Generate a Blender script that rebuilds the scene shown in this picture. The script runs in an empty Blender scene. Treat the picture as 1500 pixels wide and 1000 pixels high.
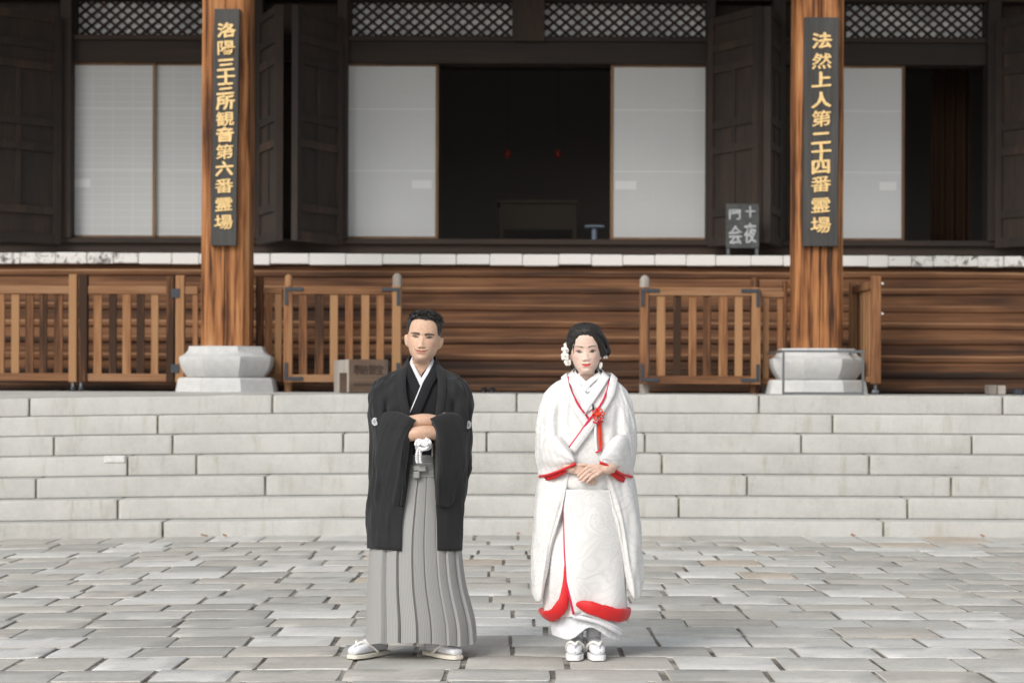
import bpy, bmesh, math, random
import numpy as np
from mathutils import Vector, Matrix
from mathutils.bvhtree import BVHTree

random.seed(7)
rng = np.random.default_rng(7)
SC = bpy.context.scene
COL = SC.collection
R = math.radians

# ------------------------------------------------------------------ camera, sky, sun, exposure
F = 2916.7          # focal length in photo pixels (70 mm on a 36 mm sensor, 1500 px wide)
HC = 1.344          # camera height
YH = 564.0          # horizon row of the photo
D1 = 9.9            # distance of the couple

cam_d = bpy.data.cameras.new("camera")
cam_d.lens = 70.0; cam_d.sensor_width = 36.0
cam_d.shift_y = (YH - 500.0) / 1500.0
cam_d.clip_start = 0.1; cam_d.clip_end = 400
cam_d.dof.use_dof = True; cam_d.dof.focus_distance = D1 - 0.1; cam_d.dof.aperture_fstop = 3.6
cam = bpy.data.objects.new("camera", cam_d); COL.objects.link(cam)
cam.location = (0, 0, HC)
cam.rotation_euler = (Matrix.Rotation(R(90), 3, 'X') @ Matrix.Rotation(R(0.22), 3, 'Z')).to_euler()
SC.camera = cam

SUN_EL, SUN_AZ = R(36), R(34)       # azimuth: from behind the camera, towards the left
S = Vector((-math.sin(SUN_AZ) * math.cos(SUN_EL), -math.cos(SUN_AZ) * math.cos(SUN_EL), math.sin(SUN_EL)))
world = bpy.data.worlds.new("World"); SC.world = world; world.use_nodes = True
wn = world.node_tree; wn.nodes.clear()
sky = wn.nodes.new('ShaderNodeTexSky'); sky.sky_type = 'NISHITA'; sky.sun_disc = False
sky.sun_elevation = SUN_EL; sky.sun_rotation = R(180) + SUN_AZ; sky.dust_density = 3.0; sky.air_density = 1.2
hsv = wn.nodes.new('ShaderNodeHueSaturation'); hsv.inputs['Saturation'].default_value = 0.28
bg = wn.nodes.new('ShaderNodeBackground'); bg.inputs['Strength'].default_value = 0.15
wo = wn.nodes.new('ShaderNodeOutputWorld')
wn.links.new(sky.outputs[0], hsv.inputs['Color']); wn.links.new(hsv.outputs[0], bg.inputs[0]); wn.links.new(bg.outputs[0], wo.inputs[0])
sl = bpy.data.lights.new("sun", 'SUN'); sl.energy = 1.15; sl.angle = R(24); sl.color = (1.0, 0.95, 0.88)
so = bpy.data.objects.new("sun", sl); COL.objects.link(so)
so.rotation_euler = S.to_track_quat('Z', 'Y').to_euler(); so.location = (-6, -8, 14)

SC.view_settings.view_transform = 'Standard'; SC.view_settings.look = 'None'
SC.view_settings.gamma = 1.0; SC.view_settings.exposure = 0.22
SC.render.engine = 'CYCLES'
SC.cycles.use_denoising = True
SC.cycles.max_bounces = 8; SC.cycles.diffuse_bounces = 4

# ------------------------------------------------------------------ helpers
def U(x, y, d):
    return Vector(((x - 750.0) * d / F, d, HC + (YH - y) * d / F))
def PX(x, d): return (x - 750.0) * d / F
def PZ(y, d): return HC + (YH - y) * d / F

WLOC = {}
def tag(o, label=None, cat=None, group=None, kind=None):
    if label: o['label'] = label
    if cat: o['category'] = cat
    if group: o['group'] = group
    if kind: o['kind'] = kind
    return o
def thing(name, loc, label, cat, group=None):
    o = bpy.data.objects.new(name, None); COL.objects.link(o)
    o.empty_display_size = 0.2; o.location = loc
    WLOC[o.name] = Vector(loc)
    return tag(o, label, cat, group)
def empty_part(name, parent):
    o = bpy.data.objects.new(name, None); COL.objects.link(o); o.parent = parent
    WLOC[o.name] = WLOC[parent.name].copy(); return o
def wloc(o): return WLOC.get(o.name, Vector((0, 0, 0))) if o is not None else Vector((0, 0, 0))

class MB:
    def __init__(self): self.v = []; self.f = []; self.mi = []; self.uv = None; self.col = None
    def add(self, vs, fs, mi=0):
        b = len(self.v); self.v.extend([tuple(map(float, p)) for p in vs])
        self.f.extend([tuple(i + b for i in f) for f in fs]); self.mi.extend([mi] * len(fs)); return self
    def box(self, x0, x1, y0, y1, z0, z1, bev=0.0, mi=0, jit=0.0):
        if x0 > x1: x0, x1 = x1, x0
        if y0 > y1: y0, y1 = y1, y0
        if z0 > z1: z0, z1 = z1, z0
        b = min(bev, (x1 - x0) * .45, (y1 - y0) * .45, (z1 - z0) * .45)
        if b <= 0:
            v = [(x, y, z) for z in (z0, z1) for y in (y0, y1) for x in (x0, x1)]
            f = [(0, 2, 3, 1), (4, 5, 7, 6), (0, 1, 5, 4), (2, 6, 7, 3), (0, 4, 6, 2), (1, 3, 7, 5)]
            return self.add(v, f, mi)
        # chamfered box: three vertices per corner
        v = []; idx = {}
        for sx in (0, 1):
            for sy in (0, 1):
                for sz in (0, 1):
                    X = (x0, x1)[sx]; Y = (y0, y1)[sy]; Z = (z0, z1)[sz]
                    ix = X + (b if sx == 0 else -b); iy = Y + (b if sy == 0 else -b); iz = Z + (b if sz == 0 else -b)
                    for a, p in (('x', (X, iy, iz)), ('y', (ix, Y, iz)), ('z', (ix, iy, Z))):
                        idx[(sx, sy, sz, a)] = len(v); v.append(p)
        f = []
        I = lambda a, b_, c, ax: idx[(a, b_, c, ax)]
        f.append((I(0,0,0,'x'), I(0,0,1,'x'), I(0,1,1,'x'), I(0,1,0,'x'))); f.append((I(1,0,0,'x'), I(1,1,0,'x'), I(1,1,1,'x'), I(1,0,1,'x')))
        f.append((I(0,0,0,'y'), I(1,0,0,'y'), I(1,0,1,'y'), I(0,0,1,'y'))); f.append((I(0,1,0,'y'), I(0,1,1,'y'), I(1,1,1,'y'), I(1,1,0,'y')))
        f.append((I(0,0,0,'z'), I(0,1,0,'z'), I(1,1,0,'z'), I(1,0,0,'z'))); f.append((I(0,0,1,'z'), I(1,0,1,'z'), I(1,1,1,'z'), I(0,1,1,'z')))
        for p in (0, 1):
            for q in (0, 1):
                f.append((I(p,q,0,'x'), I(p,q,1,'x'), I(p,q,1,'y'), I(p,q,0,'y')))
                f.append((I(p,0,q,'x'), I(p,1,q,'x'), I(p,1,q,'z'), I(p,0,q,'z')))
                f.append((I(0,p,q,'y'), I(1,p,q,'y'), I(1,p,q,'z'), I(0,p,q,'z')))
        for sx in (0, 1):
            for sy in (0, 1):
                for sz in (0, 1): f.append((I(sx,sy,sz,'x'), I(sx,sy,sz,'y'), I(sx,sy,sz,'z')))
        return self.add(v, f, mi)
    def grid(self, P, cu=False, cv=False, mi=0, cap0=False, cap1=False):
        P = np.asarray(P, float); nr, nc = P.shape[:2]; f = []
        for i in range(nr if cv else nr - 1):
            i2 = (i + 1) % nr
            for j in range(nc if cu else nc - 1):
                j2 = (j + 1) % nc
                f.append((i * nc + j, i * nc + j2, i2 * nc + j2, i2 * nc + j))
        if cap0: f.append(tuple(range(nc)))
        if cap1: f.append(tuple((nr - 1) * nc + j for j in reversed(range(nc))))
        return self.add(P.reshape(-1, 3), f, mi)
    def tube(self, pts, rad, n=10, mi=0, flat=1.0, up=None):
        pts = np.asarray(pts, float); m = len(pts)
        rad = np.full(m, rad) if np.isscalar(rad) else np.asarray(rad, float)
        T = np.gradient(pts, axis=0); T /= np.linalg.norm(T, axis=1)[:, None] + 1e-9
        u0 = np.array(up if up is not None else ((0, 0, 1) if abs(T[0][2]) < .9 else (1, 0, 0)), float)
        rings = []
        u = u0
        for i in range(m):
            u = u - T[i] * u.dot(T[i]); u /= np.linalg.norm(u) + 1e-9
            w = np.cross(T[i], u)
            a = np.linspace(0, 2 * math.pi, n, endpoint=False)
            rings.append(pts[i] + rad[i] * (np.cos(a)[:, None] * u * flat + np.sin(a)[:, None] * w))
        # rounded ends
        h0 = [pts[0] - T[0] * rad[0] * .5 + (r - pts[0]) * .72 for r in rings[0]]
        h1 = [pts[-1] + T[-1] * rad[-1] * .5 + (r - pts[-1]) * .72 for r in rings[-1]]
        h00 = [pts[0] - T[0] * rad[0] * .82 + (r - pts[0]) * .3 for r in rings[0]]
        h11 = [pts[-1] + T[-1] * rad[-1] * .82 + (r - pts[-1]) * .3 for r in rings[-1]]
        return self.grid(np.array([h00, h0] + rings + [h1, h11]), cu=True, mi=mi, cap0=True, cap1=True)
    def build(self, name, mats, parent=None, smooth=False, world_space=True, uv=None, col=None, fix=True):
        off = wloc(parent) if (parent is not None and world_space) else Vector((0, 0, 0))
        me = bpy.data.meshes.new(name)
        if off.length > 0:
            me.from_pydata([(a - off.x, b - off.y, c - off.z) for a, b, c in self.v], [], self.f)
        else: me.from_pydata(self.v, [], self.f)
        mats = mats if isinstance(mats, (list, tuple)) else [mats]
        for m in mats: me.materials.append(m)
        if len(mats) > 1: me.polygons.foreach_set('material_index', self.mi)
        if uv is not None:
            l = me.uv_layers.new(name='UVMap'); li = np.empty(len(me.loops), int); me.loops.foreach_get('vertex_index', li)
            l.data.foreach_set('uv', np.asarray(uv, float)[li].ravel())
        if col is not None:
            ca = me.color_attributes.new('Col', 'FLOAT_COLOR', 'POINT')
            c4 = np.ones((len(me.vertices), 4)); c4[:, :3] = col; ca.data.foreach_set('color', c4.ravel())
        if fix:
            bm = bmesh.new(); bm.from_mesh(me); bmesh.ops.recalc_face_normals(bm, faces=bm.faces); bm.to_mesh(me); bm.free()
        if smooth: me.polygons.foreach_set('use_smooth', [True] * len(me.polygons))
        me.update()
        o = bpy.data.objects.new(name, me); COL.objects.link(o)
        if parent is not None: o.parent = parent
        WLOC[o.name] = off.copy() if parent is not None else Vector((0, 0, 0))
        return o

def pbox(name, x0, y0, x1, y1, d, th, m, parent, bev=0.0):
    """box whose front face covers a photo rectangle at distance d"""
    return MB().box(PX(x0, d), PX(x1, d), d, d + th, PZ(y1, d), PZ(y0, d), bev).build(name, m, parent)

def catmull(pts, n):
    pts = np.asarray(pts, float)
    if len(pts) == 2: return pts[0] + (pts[1] - pts[0]) * np.linspace(0, 1, n)[:, None]
    P = np.vstack([2 * pts[0] - pts[1], pts, 2 * pts[-1] - pts[-2]])
    s = np.linspace(0, len(pts) - 1 - 1e-9, n); out = []
    for a in s:
        i = int(a); t = a - i; p0, p1, p2, p3 = P[i:i + 4]
        out.append(.5 * (2 * p1 + (p2 - p0) * t + (2 * p0 - 5 * p1 + 4 * p2 - p3) * t * t + (3 * p1 - p0 - 3 * p2 + p3) * t ** 3))
    return np.array(out)
def sstep(a, b, x):
    t = np.clip((x - a) / (b - a), 0, 1); return t * t * (3 - 2 * t)
def wob(a, b, seed, k=5):
    r = np.random.default_rng(seed); o = 0
    for i in range(k):
        f1, f2 = r.uniform(.5, 1.6, 2) * (1.5 ** i); o = o + np.sin(a * f1 + b * f2 * r.choice([-1, 1]) + r.uniform(0, 6.28)) / (1.35 ** i)
    return o / 2.2
def gnormals(P, cu):
    du = np.roll(P, -1, 1) - np.roll(P, 1, 1) if cu else np.gradient(P, axis=1)
    dv = np.gradient(P, axis=0); N = np.cross(du, dv); return N / (np.linalg.norm(N, axis=2)[..., None] + 1e-9)

# ------------------------------------------------------------------ materials
def newmat(name):
    m = bpy.data.materials.new(name); m.use_nodes = True
    nt = m.node_tree; b = nt.nodes['Principled BSDF']; return m, nt, b
def nd(nt, t, **kw):
    n = nt.nodes.new('ShaderNode' + t)
    for k, v in kw.items():
        if k.startswith('i_'):
            key = k[2:]; key = int(key) if key.isdigit() else key.replace('_', ' ')
            if hasattr(v, 'is_output') or isinstance(v, bpy.types.NodeSocket): nt.links.new(v, n.inputs[key])
            else: n.inputs[key].default_value = v
        else: setattr(n, k, v)
    return n
def ramp(nt, fac, stops, interp='LINEAR'):
    n = nt.nodes.new('ShaderNodeValToRGB'); cr = n.color_ramp; cr.interpolation = interp
    while len(cr.elements) < len(stops): cr.elements.new(.5)
    for e, (p, c) in zip(cr.elements, stops):
        e.position = p; e.color = (*c, 1) if len(c) == 3 else c
    nt.links.new(fac, n.inputs[0]); return n.outputs[0]
def mix(nt, fac, a, b, mode='MIX'):
    n = nt.nodes.new('ShaderNodeMix'); n.data_type = 'RGBA'; n.blend_type = mode
    for k, v in ((0, fac), (6, a), (7, b)):
        if isinstance(v, bpy.types.NodeSocket): nt.links.new(v, n.inputs[k])
        else: n.inputs[k].default_value = v if k == 0 else ((*v, 1) if len(v) == 3 else v)
    return n.outputs[2]
def math_(nt, op, a, b=0.0):
    n = nt.nodes.new('ShaderNodeMath'); n.operation = op
    for k, v in ((0, a), (1, b)):
        if isinstance(v, bpy.types.NodeSocket): nt.links.new(v, n.inputs[k])
        else: n.inputs[k].default_value = v
    return n.outputs[0]
def coords(nt, scale=(1, 1, 1), shift=True, kind='Object'):
    tc = nt.nodes.new('ShaderNodeTexCoord'); mp = nt.nodes.new('ShaderNodeMapping'); mp.inputs['Scale'].default_value = scale
    nt.links.new(tc.outputs[kind], mp.inputs['Vector'])
    if shift:
        oi = nt.nodes.new('ShaderNodeObjectInfo'); vm = nt.nodes.new('ShaderNodeVectorMath'); vm.operation = 'SCALE'
        vm.inputs[0].default_value = (37.0, 61.0, 23.0); nt.links.new(oi.outputs['Random'], vm.inputs['Scale'])
        nt.links.new(vm.outputs[0], mp.inputs['Location'])
    return mp.outputs[0]
def noise(nt, vec, scale, detail=4, rough=.55, dist=0.0):
    n = nd(nt, 'TexNoise', i_Scale=scale, i_Detail=detail, i_Roughness=rough, i_Distortion=dist); nt.links.new(vec, n.inputs['Vector'])
    return n.outputs['Fac']
def bump(nt, b, h, strength=.3, dist=.01):
    n = nd(nt, 'Bump', i_Strength=strength, i_Distance=dist); nt.links.new(h, n.inputs['Height']); nt.links.new(n.outputs[0], b.inputs['Normal'])
def rnd(nt): return nt.nodes.new('ShaderNodeObjectInfo').outputs['Random']

def wood(name, stops, axis='z', rough=.75, var=.35, grain=45, streak=5.0, stretch=.045, bmp=.35, spec=.25, contrast=1.0, dist=.25, gain=1.0, sat=.9):
    m, nt, b = newmat(name)
    sc = {'z': (1, 1, stretch), 'x': (stretch, 1, 1), 'y': (1, stretch, 1)}[axis]
    v = coords(nt, sc)
    g = noise(nt, v, grain, 5, .6, dist); s = noise(nt, v, streak, 3, .5, dist)
    big = noise(nt, coords(nt, (.6, .6, .35) if axis == 'z' else (.25, .6, .6)), 2.2, 3)
    f = math_(nt, 'ADD', math_(nt, 'MULTIPLY', g, .42), math_(nt, 'MULTIPLY', s, .42))
    f = math_(nt, 'ADD', f, math_(nt, 'MULTIPLY', big, .3))
    f = math_(nt, 'ADD', f, math_(nt, 'MULTIPLY', math_(nt, 'SUBTRACT', rnd(nt), .5), var))
    if contrast != 1.0: f = math_(nt, 'ADD', math_(nt, 'MULTIPLY', math_(nt, 'SUBTRACT', f, .56), contrast), .56)
    c = ramp(nt, f, stops); hs = nd(nt, 'HueSaturation', i_Saturation=sat, i_Value=gain); nt.links.new(c, hs.inputs['Color']); nt.links.new(hs.outputs[0], b.inputs['Base Color'])
    b.inputs['Roughness'].default_value = rough; b.inputs['Specular IOR Level'].default_value = spec
    bump(nt, b, g, bmp, .004)
    return m
def plain(name, c, rough=.6, metal=0.0, var=0.0, nscale=0, namp=.15, bmp=0, spec=.4):
    m, nt, b = newmat(name); b.inputs['Roughness'].default_value = rough; b.inputs['Metallic'].default_value = metal
    b.inputs['Specular IOR Level'].default_value = spec
    if nscale:
        n = noise(nt, coords(nt), nscale, 5, .6)
        lo = tuple(x * (1 - namp) for x in c); hi = tuple(min(1, x * (1 + namp)) for x in c)
        cc = ramp(nt, n, [(.3, lo), (.7, hi)]); nt.links.new(cc, b.inputs['Base Color'])
        if bmp: bump(nt, b, n, bmp, .004)
    else: b.inputs['Base Color'].default_value = (*c, 1)
    return m

MT = {}
MT['pillar'] = wood('pillar_wood', [(.36, (.03, .017, .011)), (.46, (.10, .042, .020)), (.54, (.27, .105, .038)), (.64, (.44, .19, .072)), (.8, (.56, .30, .14))], 'z', grain=26, streak=9, var=.04, contrast=1.8, gain=.82, sat=1.0)
MT['fence'] = wood('fence_wood', [(.30, (.06, .028, .014)), (.45, (.21, .088, .036)), (.58, (.37, .165, .068)), (.75, (.50, .27, .125))], 'z', var=.5, grain=50, streak=8, contrast=1.5, gain=.64, sat=.98)
MT['fence_rail'] = wood('fence_rail_wood', [(.30, (.06, .028, .014)), (.45, (.21, .09, .038)), (.58, (.36, .165, .07)), (.75, (.48, .26, .13))], 'x', var=.3, grain=50, streak=8, gain=.60, sat=.96)
MT['post'] = wood('post_wood', [(.30, (.10, .07, .05)), (.5, (.26, .17, .11)), (.75, (.42, .31, .22))], 'z', var=.3)
MT['step'] = wood('stair_wood', [(.34, (.026, .017, .013)), (.47, (.055, .029, .018)), (.58, (.115, .052, .026)), (.70, (.21, .095, .042)), (.85, (.32, .16, .08))], 'x', var=.2, grain=22, streak=5, stretch=.03, contrast=1.35, gain=.86, sat=.97)
MT['nosing'] = wood('nosing_highlight_wood', [(.34, (.028, .017, .012)), (.48, (.085, .042, .022)), (.62, (.21, .10, .046)), (.8, (.36, .20, .10))], 'x', var=.22, grain=22, streak=5, stretch=.03, contrast=1.5, gain=.9, sat=.97)  # lighter version of the stair wood; paints the highlight along each nosing
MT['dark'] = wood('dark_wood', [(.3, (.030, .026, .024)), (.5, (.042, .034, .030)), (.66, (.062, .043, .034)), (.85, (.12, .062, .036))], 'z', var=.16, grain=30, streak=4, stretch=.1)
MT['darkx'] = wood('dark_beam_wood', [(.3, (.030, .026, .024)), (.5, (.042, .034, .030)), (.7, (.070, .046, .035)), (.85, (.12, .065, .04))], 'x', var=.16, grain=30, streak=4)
MT['frame'] = wood('door_frame_wood', [(.3, (.10, .05, .025)), (.5, (.20, .11, .055)), (.75, (.34, .20, .10))], 'z', var=.2)
MT['sign'] = wood('sign_wood', [(.3, (.022, .022, .022)), (.5, (.045, .044, .043)), (.75, (.085, .082, .078))], 'z', var=.1, grain=40, bmp=.6)
MT['box'] = wood('box_wood', [(.3, (.05, .032, .02)), (.5, (.13, .08, .05)), (.75, (.24, .16, .11))], 'x', var=.2, gain=.62)
MT['greywood'] = wood('grey_wood', [(.3, (.12, .10, .085)), (.5, (.25, .22, .19)), (.75, (.40, .36, .32))], 'z', var=.2)
MT['iron'] = plain('black_iron', (.045, .052, .062), .55, .3, nscale=30)
MT['steel'] = plain('grey_steel', (.16, .17, .18), .4, .6)
MT['gold'] = plain('gold_leaf', (.78, .55, .25), .5, .1, nscale=60, namp=.25)
MT['interior'] = plain('interior_dark', (.30, .275, .26), .9, spec=.1)
MT['char_ink'] = plain('ink', (.02, .016, .013), .9)
MT['chalk'] = plain('chalk_white', (.75, .77, .78), .9)
MT['board'] = plain('blackboard', (.075, .08, .08), .7, nscale=14, namp=.3)
MT['red_lamp'] = plain('red_lacquer', (.35, .05, .03), .5)
MT['altar'] = plain('altar_wood', (.16, .13, .10), .7)
MT['bluegrey'] = plain('blue_grey_metal', (.22, .28, .36), .5)

def granite():
    m, nt, b = newmat('granite'); v = coords(nt)
    sp = noise(nt, v, 90, 4, .75); mid = noise(nt, v, 12, 7, .7); big = noise(nt, coords(nt, (1, 1, .45)), 2.4, 4, .6)
    f = math_(nt, 'ADD', math_(nt, 'MULTIPLY', sp, .45), math_(nt, 'MULTIPLY', mid, .3)); f = math_(nt, 'ADD', f, math_(nt, 'MULTIPLY', big, .35))
    f = math_(nt, 'ADD', f, math_(nt, 'MULTIPLY', math_(nt, 'SUBTRACT', rnd(nt), .5), .12))
    c = ramp(nt, f, [(.3, (.26, .257, .24)), (.45, (.42, .415, .395)), (.6, (.485, .48, .46)), (.8, (.55, .545, .52))])
    st = ramp(nt, noise(nt, coords(nt, (3, 3, .5)), 3.5, 5, .7), [(.54, (1, 1, 1)), (.64, (.92, .905, .87)), (.80, (.70, .67, .60))])
    c = mix(nt, 1.0, c, st, 'MULTIPLY')
    nt.links.new(c, b.inputs['Base Color']); b.inputs['Roughness'].default_value = .85; b.inputs['Specular IOR Level'].default_value = .2
    bump(nt, b, math_(nt, 'ADD', mid, math_(nt, 'MULTIPLY', sp, .4)), .35, .006); return m
MT['granite'] = granite()
def paving():
    m, nt, b = newmat('paving_stone'); v = coords(nt)
    isl = nt.nodes.new('ShaderNodeNewGeometry').outputs['Random Per Island']
    key = math_(nt, 'FRACT', math_(nt, 'ADD', rnd(nt), math_(nt, 'MULTIPLY', isl, .618)))
    base = ramp(nt, key, [(0, (.35, .35, .34)), (.16, (.40, .40, .39)), (.33, (.42, .41, .39)), (.5, (.44, .44, .43)), (.64, (.40, .385, .365)), (.74, (.47, .475, .47)), (.86, (.53, .535, .535)), (.965, (.42, .375, .33)), (1, (.40, .395, .385))], 'CONSTANT')
    sp = noise(nt, v, 70, 4, .75); mid = noise(nt, v, 14, 8, .75); st = noise(nt, coords(nt, (.5, 1, 1)), 4, 5, .65)
    f = math_(nt, 'ADD', math_(nt, 'MULTIPLY', sp, .35), math_(nt, 'MULTIPLY', mid, .5))
    f = math_(nt, 'ADD', f, math_(nt, 'MULTIPLY', st, .3))
    g = ramp(nt, f, [(.40, (.60, .595, .58)), (.50, (.90, .90, .89)), (.56, (1.0, 1.0, .99)), (.70, (1.16, 1.16, 1.15))])
    c = mix(nt, 1.0, base, g, 'MULTIPLY'); c = mix(nt, 1.0, c, (1.13, 1.115, 1.08), 'MULTIPLY'); nt.links.new(c, b.inputs['Base Color'])
    b.inputs['Roughness'].default_value = .82; b.inputs['Specular IOR Level'].default_value = .25
    bump(nt, b, math_(nt, 'ADD', mid, math_(nt, 'MULTIPLY', sp, .35)), .3, .005); return m
MT['paving'] = paving()
def sandy():
    m, nt, b = newmat('joint_sand'); v = coords(nt, shift=False)
    n = noise(nt, v, 3.2, 6, .7); c = ramp(nt, n, [(.36, (.05, .044, .038)), (.47, (.15, .135, .115)), (.60, (.36, .335, .295))])
    nt.links.new(c, b.inputs['Base Color']); b.inputs['Roughness'].default_value = .95; bump(nt, b, noise(nt, v, 60, 4), .6, .01); return m
MT['sand'] = sandy()
def peeling(name, lo, hi):
    m, nt, b = newmat(name); v = coords(nt, (1, 1, 1)); n = noise(nt, v, 9, 6, .72, .5)
    c = ramp(nt, n, [(lo, (.10, .095, .09)), (hi, (.74, .74, .72))]); nt.links.new(c, b.inputs['Base Color']); b.inputs['Roughness'].default_value = .8; return m
MT['white_clean'] = peeling('white_paint', .24, .34)
MT['white_peel'] = peeling('white_paint_peeling', .36, .50)
def paper(name='shoji_paper', k=.6):
    m, nt, b = newmat(name)
    tc = nt.nodes.new('ShaderNodeTexCoord'); mp = nt.nodes.new('ShaderNodeMapping'); mp.inputs['Rotation'].default_value = (R(90), 0, 0)
    nt.links.new(tc.outputs['Object'], mp.inputs['Vector'])
    br = nd(nt, 'TexBrick', i_Scale=1.0, i_Mortar_Size=.008, i_Mortar_Smooth=.6, i_Brick_Width=.26, i_Row_Height=.1); br.offset = 0.0
    nt.links.new(mp.outputs[0], br.inputs['Vector'])
    c = mix(nt, math_(nt, 'MULTIPLY', br.outputs['Fac'], k), mix(nt, noise(nt, coords(nt), 1.3, 3), (.60, .615, .62), (.66, .675, .68)), (.76, .775, .775))
    nt.links.new(c, b.inputs['Base Color']); b.inputs['Roughness'].default_value = .8; b.inputs['Specular IOR Level'].default_value = .2; return m
MT['paper'] = paper(); MT['paper_plain'] = paper('shoji_paper_plain', .13)
MT['paper_white'] = plain('paper_white', (.78, .79, .79), .8)
MT['pane'] = plain('transom_pane', (.70, .74, .80), .35, nscale=3, namp=.4)
# ================================================================== SETTING
D0 = 17.9; RISE = .187; H0 = .137; TREAD = .31
LAND = H0 + 6 * RISE            # landing height
def sag(X, Y=0):
    X = np.asarray(X, float)
    return -.058 * np.clip(-X / 4.7, 0, 1.6) ** 1.6 - .004 * np.clip(X / 5, 0, 1.5)

# ground sheet
def ground_sheet():
    xs = np.concatenate([[-150, -60, -25], np.linspace(-12, 12, 49), [25, 60, 150]])
    ys = np.concatenate([[-120, -50, -20], np.linspace(-6, 18.2, 50), [30, 60, 150]])
    P = np.array([[(x, y, -.007 + sag(x) if abs(x) < 13 else -.12) for x in xs] for y in ys])
    o = MB().grid(P).build('ground', MT['sand'], None, smooth=True); tag(o, 'sandy ground under the paving', 'ground', kind='structure')
ground_sheet()

# paving stones
pav = bpy.data.objects.new('paving', None); COL.objects.link(pav); WLOC[pav.name] = Vector((0, 0, 0))
tag(pav, 'grey stone block paving in front of the steps', 'paving', kind='structure')
def stone_pts(seed, nx=9, ny=6):
    r = np.random.default_rng(seed)
    u = np.linspace(-1, 1, nx); v = np.linspace(-1, 1, ny); k = r.uniform(.01, .07, 4)
    top = np.zeros((ny, nx, 3)); ph = r.uniform(0, 6.28, 6)
    for j in range(ny):
        for i in range(nx):
            a, b = u[i], v[j]
            c = k[(1 if a > 0 else 0) + (2 if b > 0 else 0)]
            x = a * (1 - c * .4 * abs(b) ** 10); y = b * (1 - c * 1.1 * abs(a) ** 14)
            x += .008 * math.sin(3.1 * b + ph[0]) * abs(a) ** 4 * (1 if a > 0 else -1); y += .011 * math.sin(4.1 * a + ph[1]) * abs(b) ** 4
            e = max(abs(a), abs(b)); z = (-.0025 if e > .99 else 0) + .0012 * math.sin(2.3 * a + ph[2]) + .0012 * math.sin(2.9 * b + ph[3]) + .0005 * r.normal()
            if e < .99: x *= 1.0; y *= 1.0
            top[j, i] = (x * .5, y * .5, z)
    # inset the second ring towards the rim so that the rim is a small bevel
    for j in range(ny):
        for i in range(nx):
            if i in (1, nx - 2): top[j, i, 0] = top[j, 0 if i == 1 else nx - 1, 0] * .988
            if j in (1, ny - 2): top[j, i, 1] = top[0 if j == 1 else ny - 1, i, 1] * .982
    rim = [(0, i) for i in range(nx)] + [(j, nx - 1) for j in range(1, ny)] + [(ny - 1, i) for i in range(nx - 2, -1, -1)] + [(j, 0) for j in range(ny - 2, 0, -1)]
    return top, rim
def stone_geo(seed):
    top, rim = stone_pts(seed); ny, nx = top.shape[:2]
    vs = [tuple(p) for p in top.reshape(-1, 3)]; fs = []
    for j in range(ny - 1):
        for i in range(nx - 1): fs.append((j * nx + i, j * nx + i + 1, (j + 1) * nx + i + 1, (j + 1) * nx + i))
    b = len(vs)
    for (j, i) in rim: p = top[j, i]; vs.append((p[0] * 1.01, p[1] * 1.01, -.06))
    n = len(rim)
    for k in range(n):
        a0 = rim[k][0] * nx + rim[k][1]; a1 = rim[(k + 1) % n][0] * nx + rim[(k + 1) % n][1]
        fs.append((a0, b + k, b + (k + 1) % n, a1))
    return vs, fs
stone_me = []
for s in range(16):
    vs, fs = stone_geo(100 + s); me = bpy.data.meshes.new('paving_stone'); me.from_pydata(vs, [], fs); me.materials.append(MT['paving'])
    me.polygons.foreach_set('use_smooth', [True] * len(me.polygons)); me.set_sharp_from_angle(angle=R(20)); me.update(); stone_me.append((me, vs, fs))
rowsy = [784, 791.2, 797.7, 804.4, 811, 818, 827, 835.6, 844.5, 852.4, 862, 871.6, 882.4, 892, 904, 916, 930, 945, 960, 979, 996]
edges = [HC * F / (y - YH) for y in rowsy]; edges[0] = D0 + .03
e = edges[-1]
while e > 3.5: e -= .436 + random.uniform(-.03, .03); edges.append(e)
margin = MB(); n_st = 0; cand = []
for ri in range(len(edges) - 1):
    da, db = edges[ri], edges[ri + 1]; dep = da - db; yc = (da + db) / 2
    half = 750 * da / F; x = -half - 3.2 - random.uniform(0, .48); lim = half + 3.2
    while x < lim:
        L = random.choice([.40, .44, .46, .48, .5, .52, .56]) + random.uniform(-.02, .02)
        g = random.choice([.014, .02, .026, .036]); xc = x + L / 2
        cand.append((xc, yc, L - g, dep - random.uniform(.004, .010), abs(xc) < half + .12 and da > 8.9)); x += L
vis = [c for c in cand if c[4]]
def stone_xf(c):
    dz = random.uniform(-.002, .002); tilt = (random.uniform(-.003, .003), random.uniform(-.003, .003) + float(sag(c[0] + .05) - sag(c[0] - .05)) / .1 * -1, random.uniform(-.008, .008))
    return Vector((c[0], c[1], float(sag(c[0])) + dz)), tilt, Vector((c[2] * random.choice((1, -1)), c[3], 1))
keep = sorted(vis, key=lambda c: -(c[2] * c[3]) / c[1] ** 3)[:300]; keepset = set(id(c) for c in keep)
for c in cand:
    loc, tilt, scl = stone_xf(c); me, vs, fs = random.choice(stone_me)
    if id(c) in keepset:
        o = bpy.data.objects.new('paving_stone', me); COL.objects.link(o); o.parent = pav
        o.location = loc; o.rotation_euler = tilt; o.scale = (abs(scl.x), scl.y, 1); n_st += 1
    else:
        M4 = Matrix.LocRotScale(loc, Matrix.Rotation(tilt[2], 3, 'Z').to_quaternion(), Vector((abs(scl.x), scl.y, 1)))
        margin.add([M4 @ Vector(p) for p in vs], fs)
mo = margin.build('paving_stone_margin', MT['paving'], pav, smooth=True); mo.data.set_sharp_from_angle(angle=R(20)); tag(mo, kind='stuff')

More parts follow.
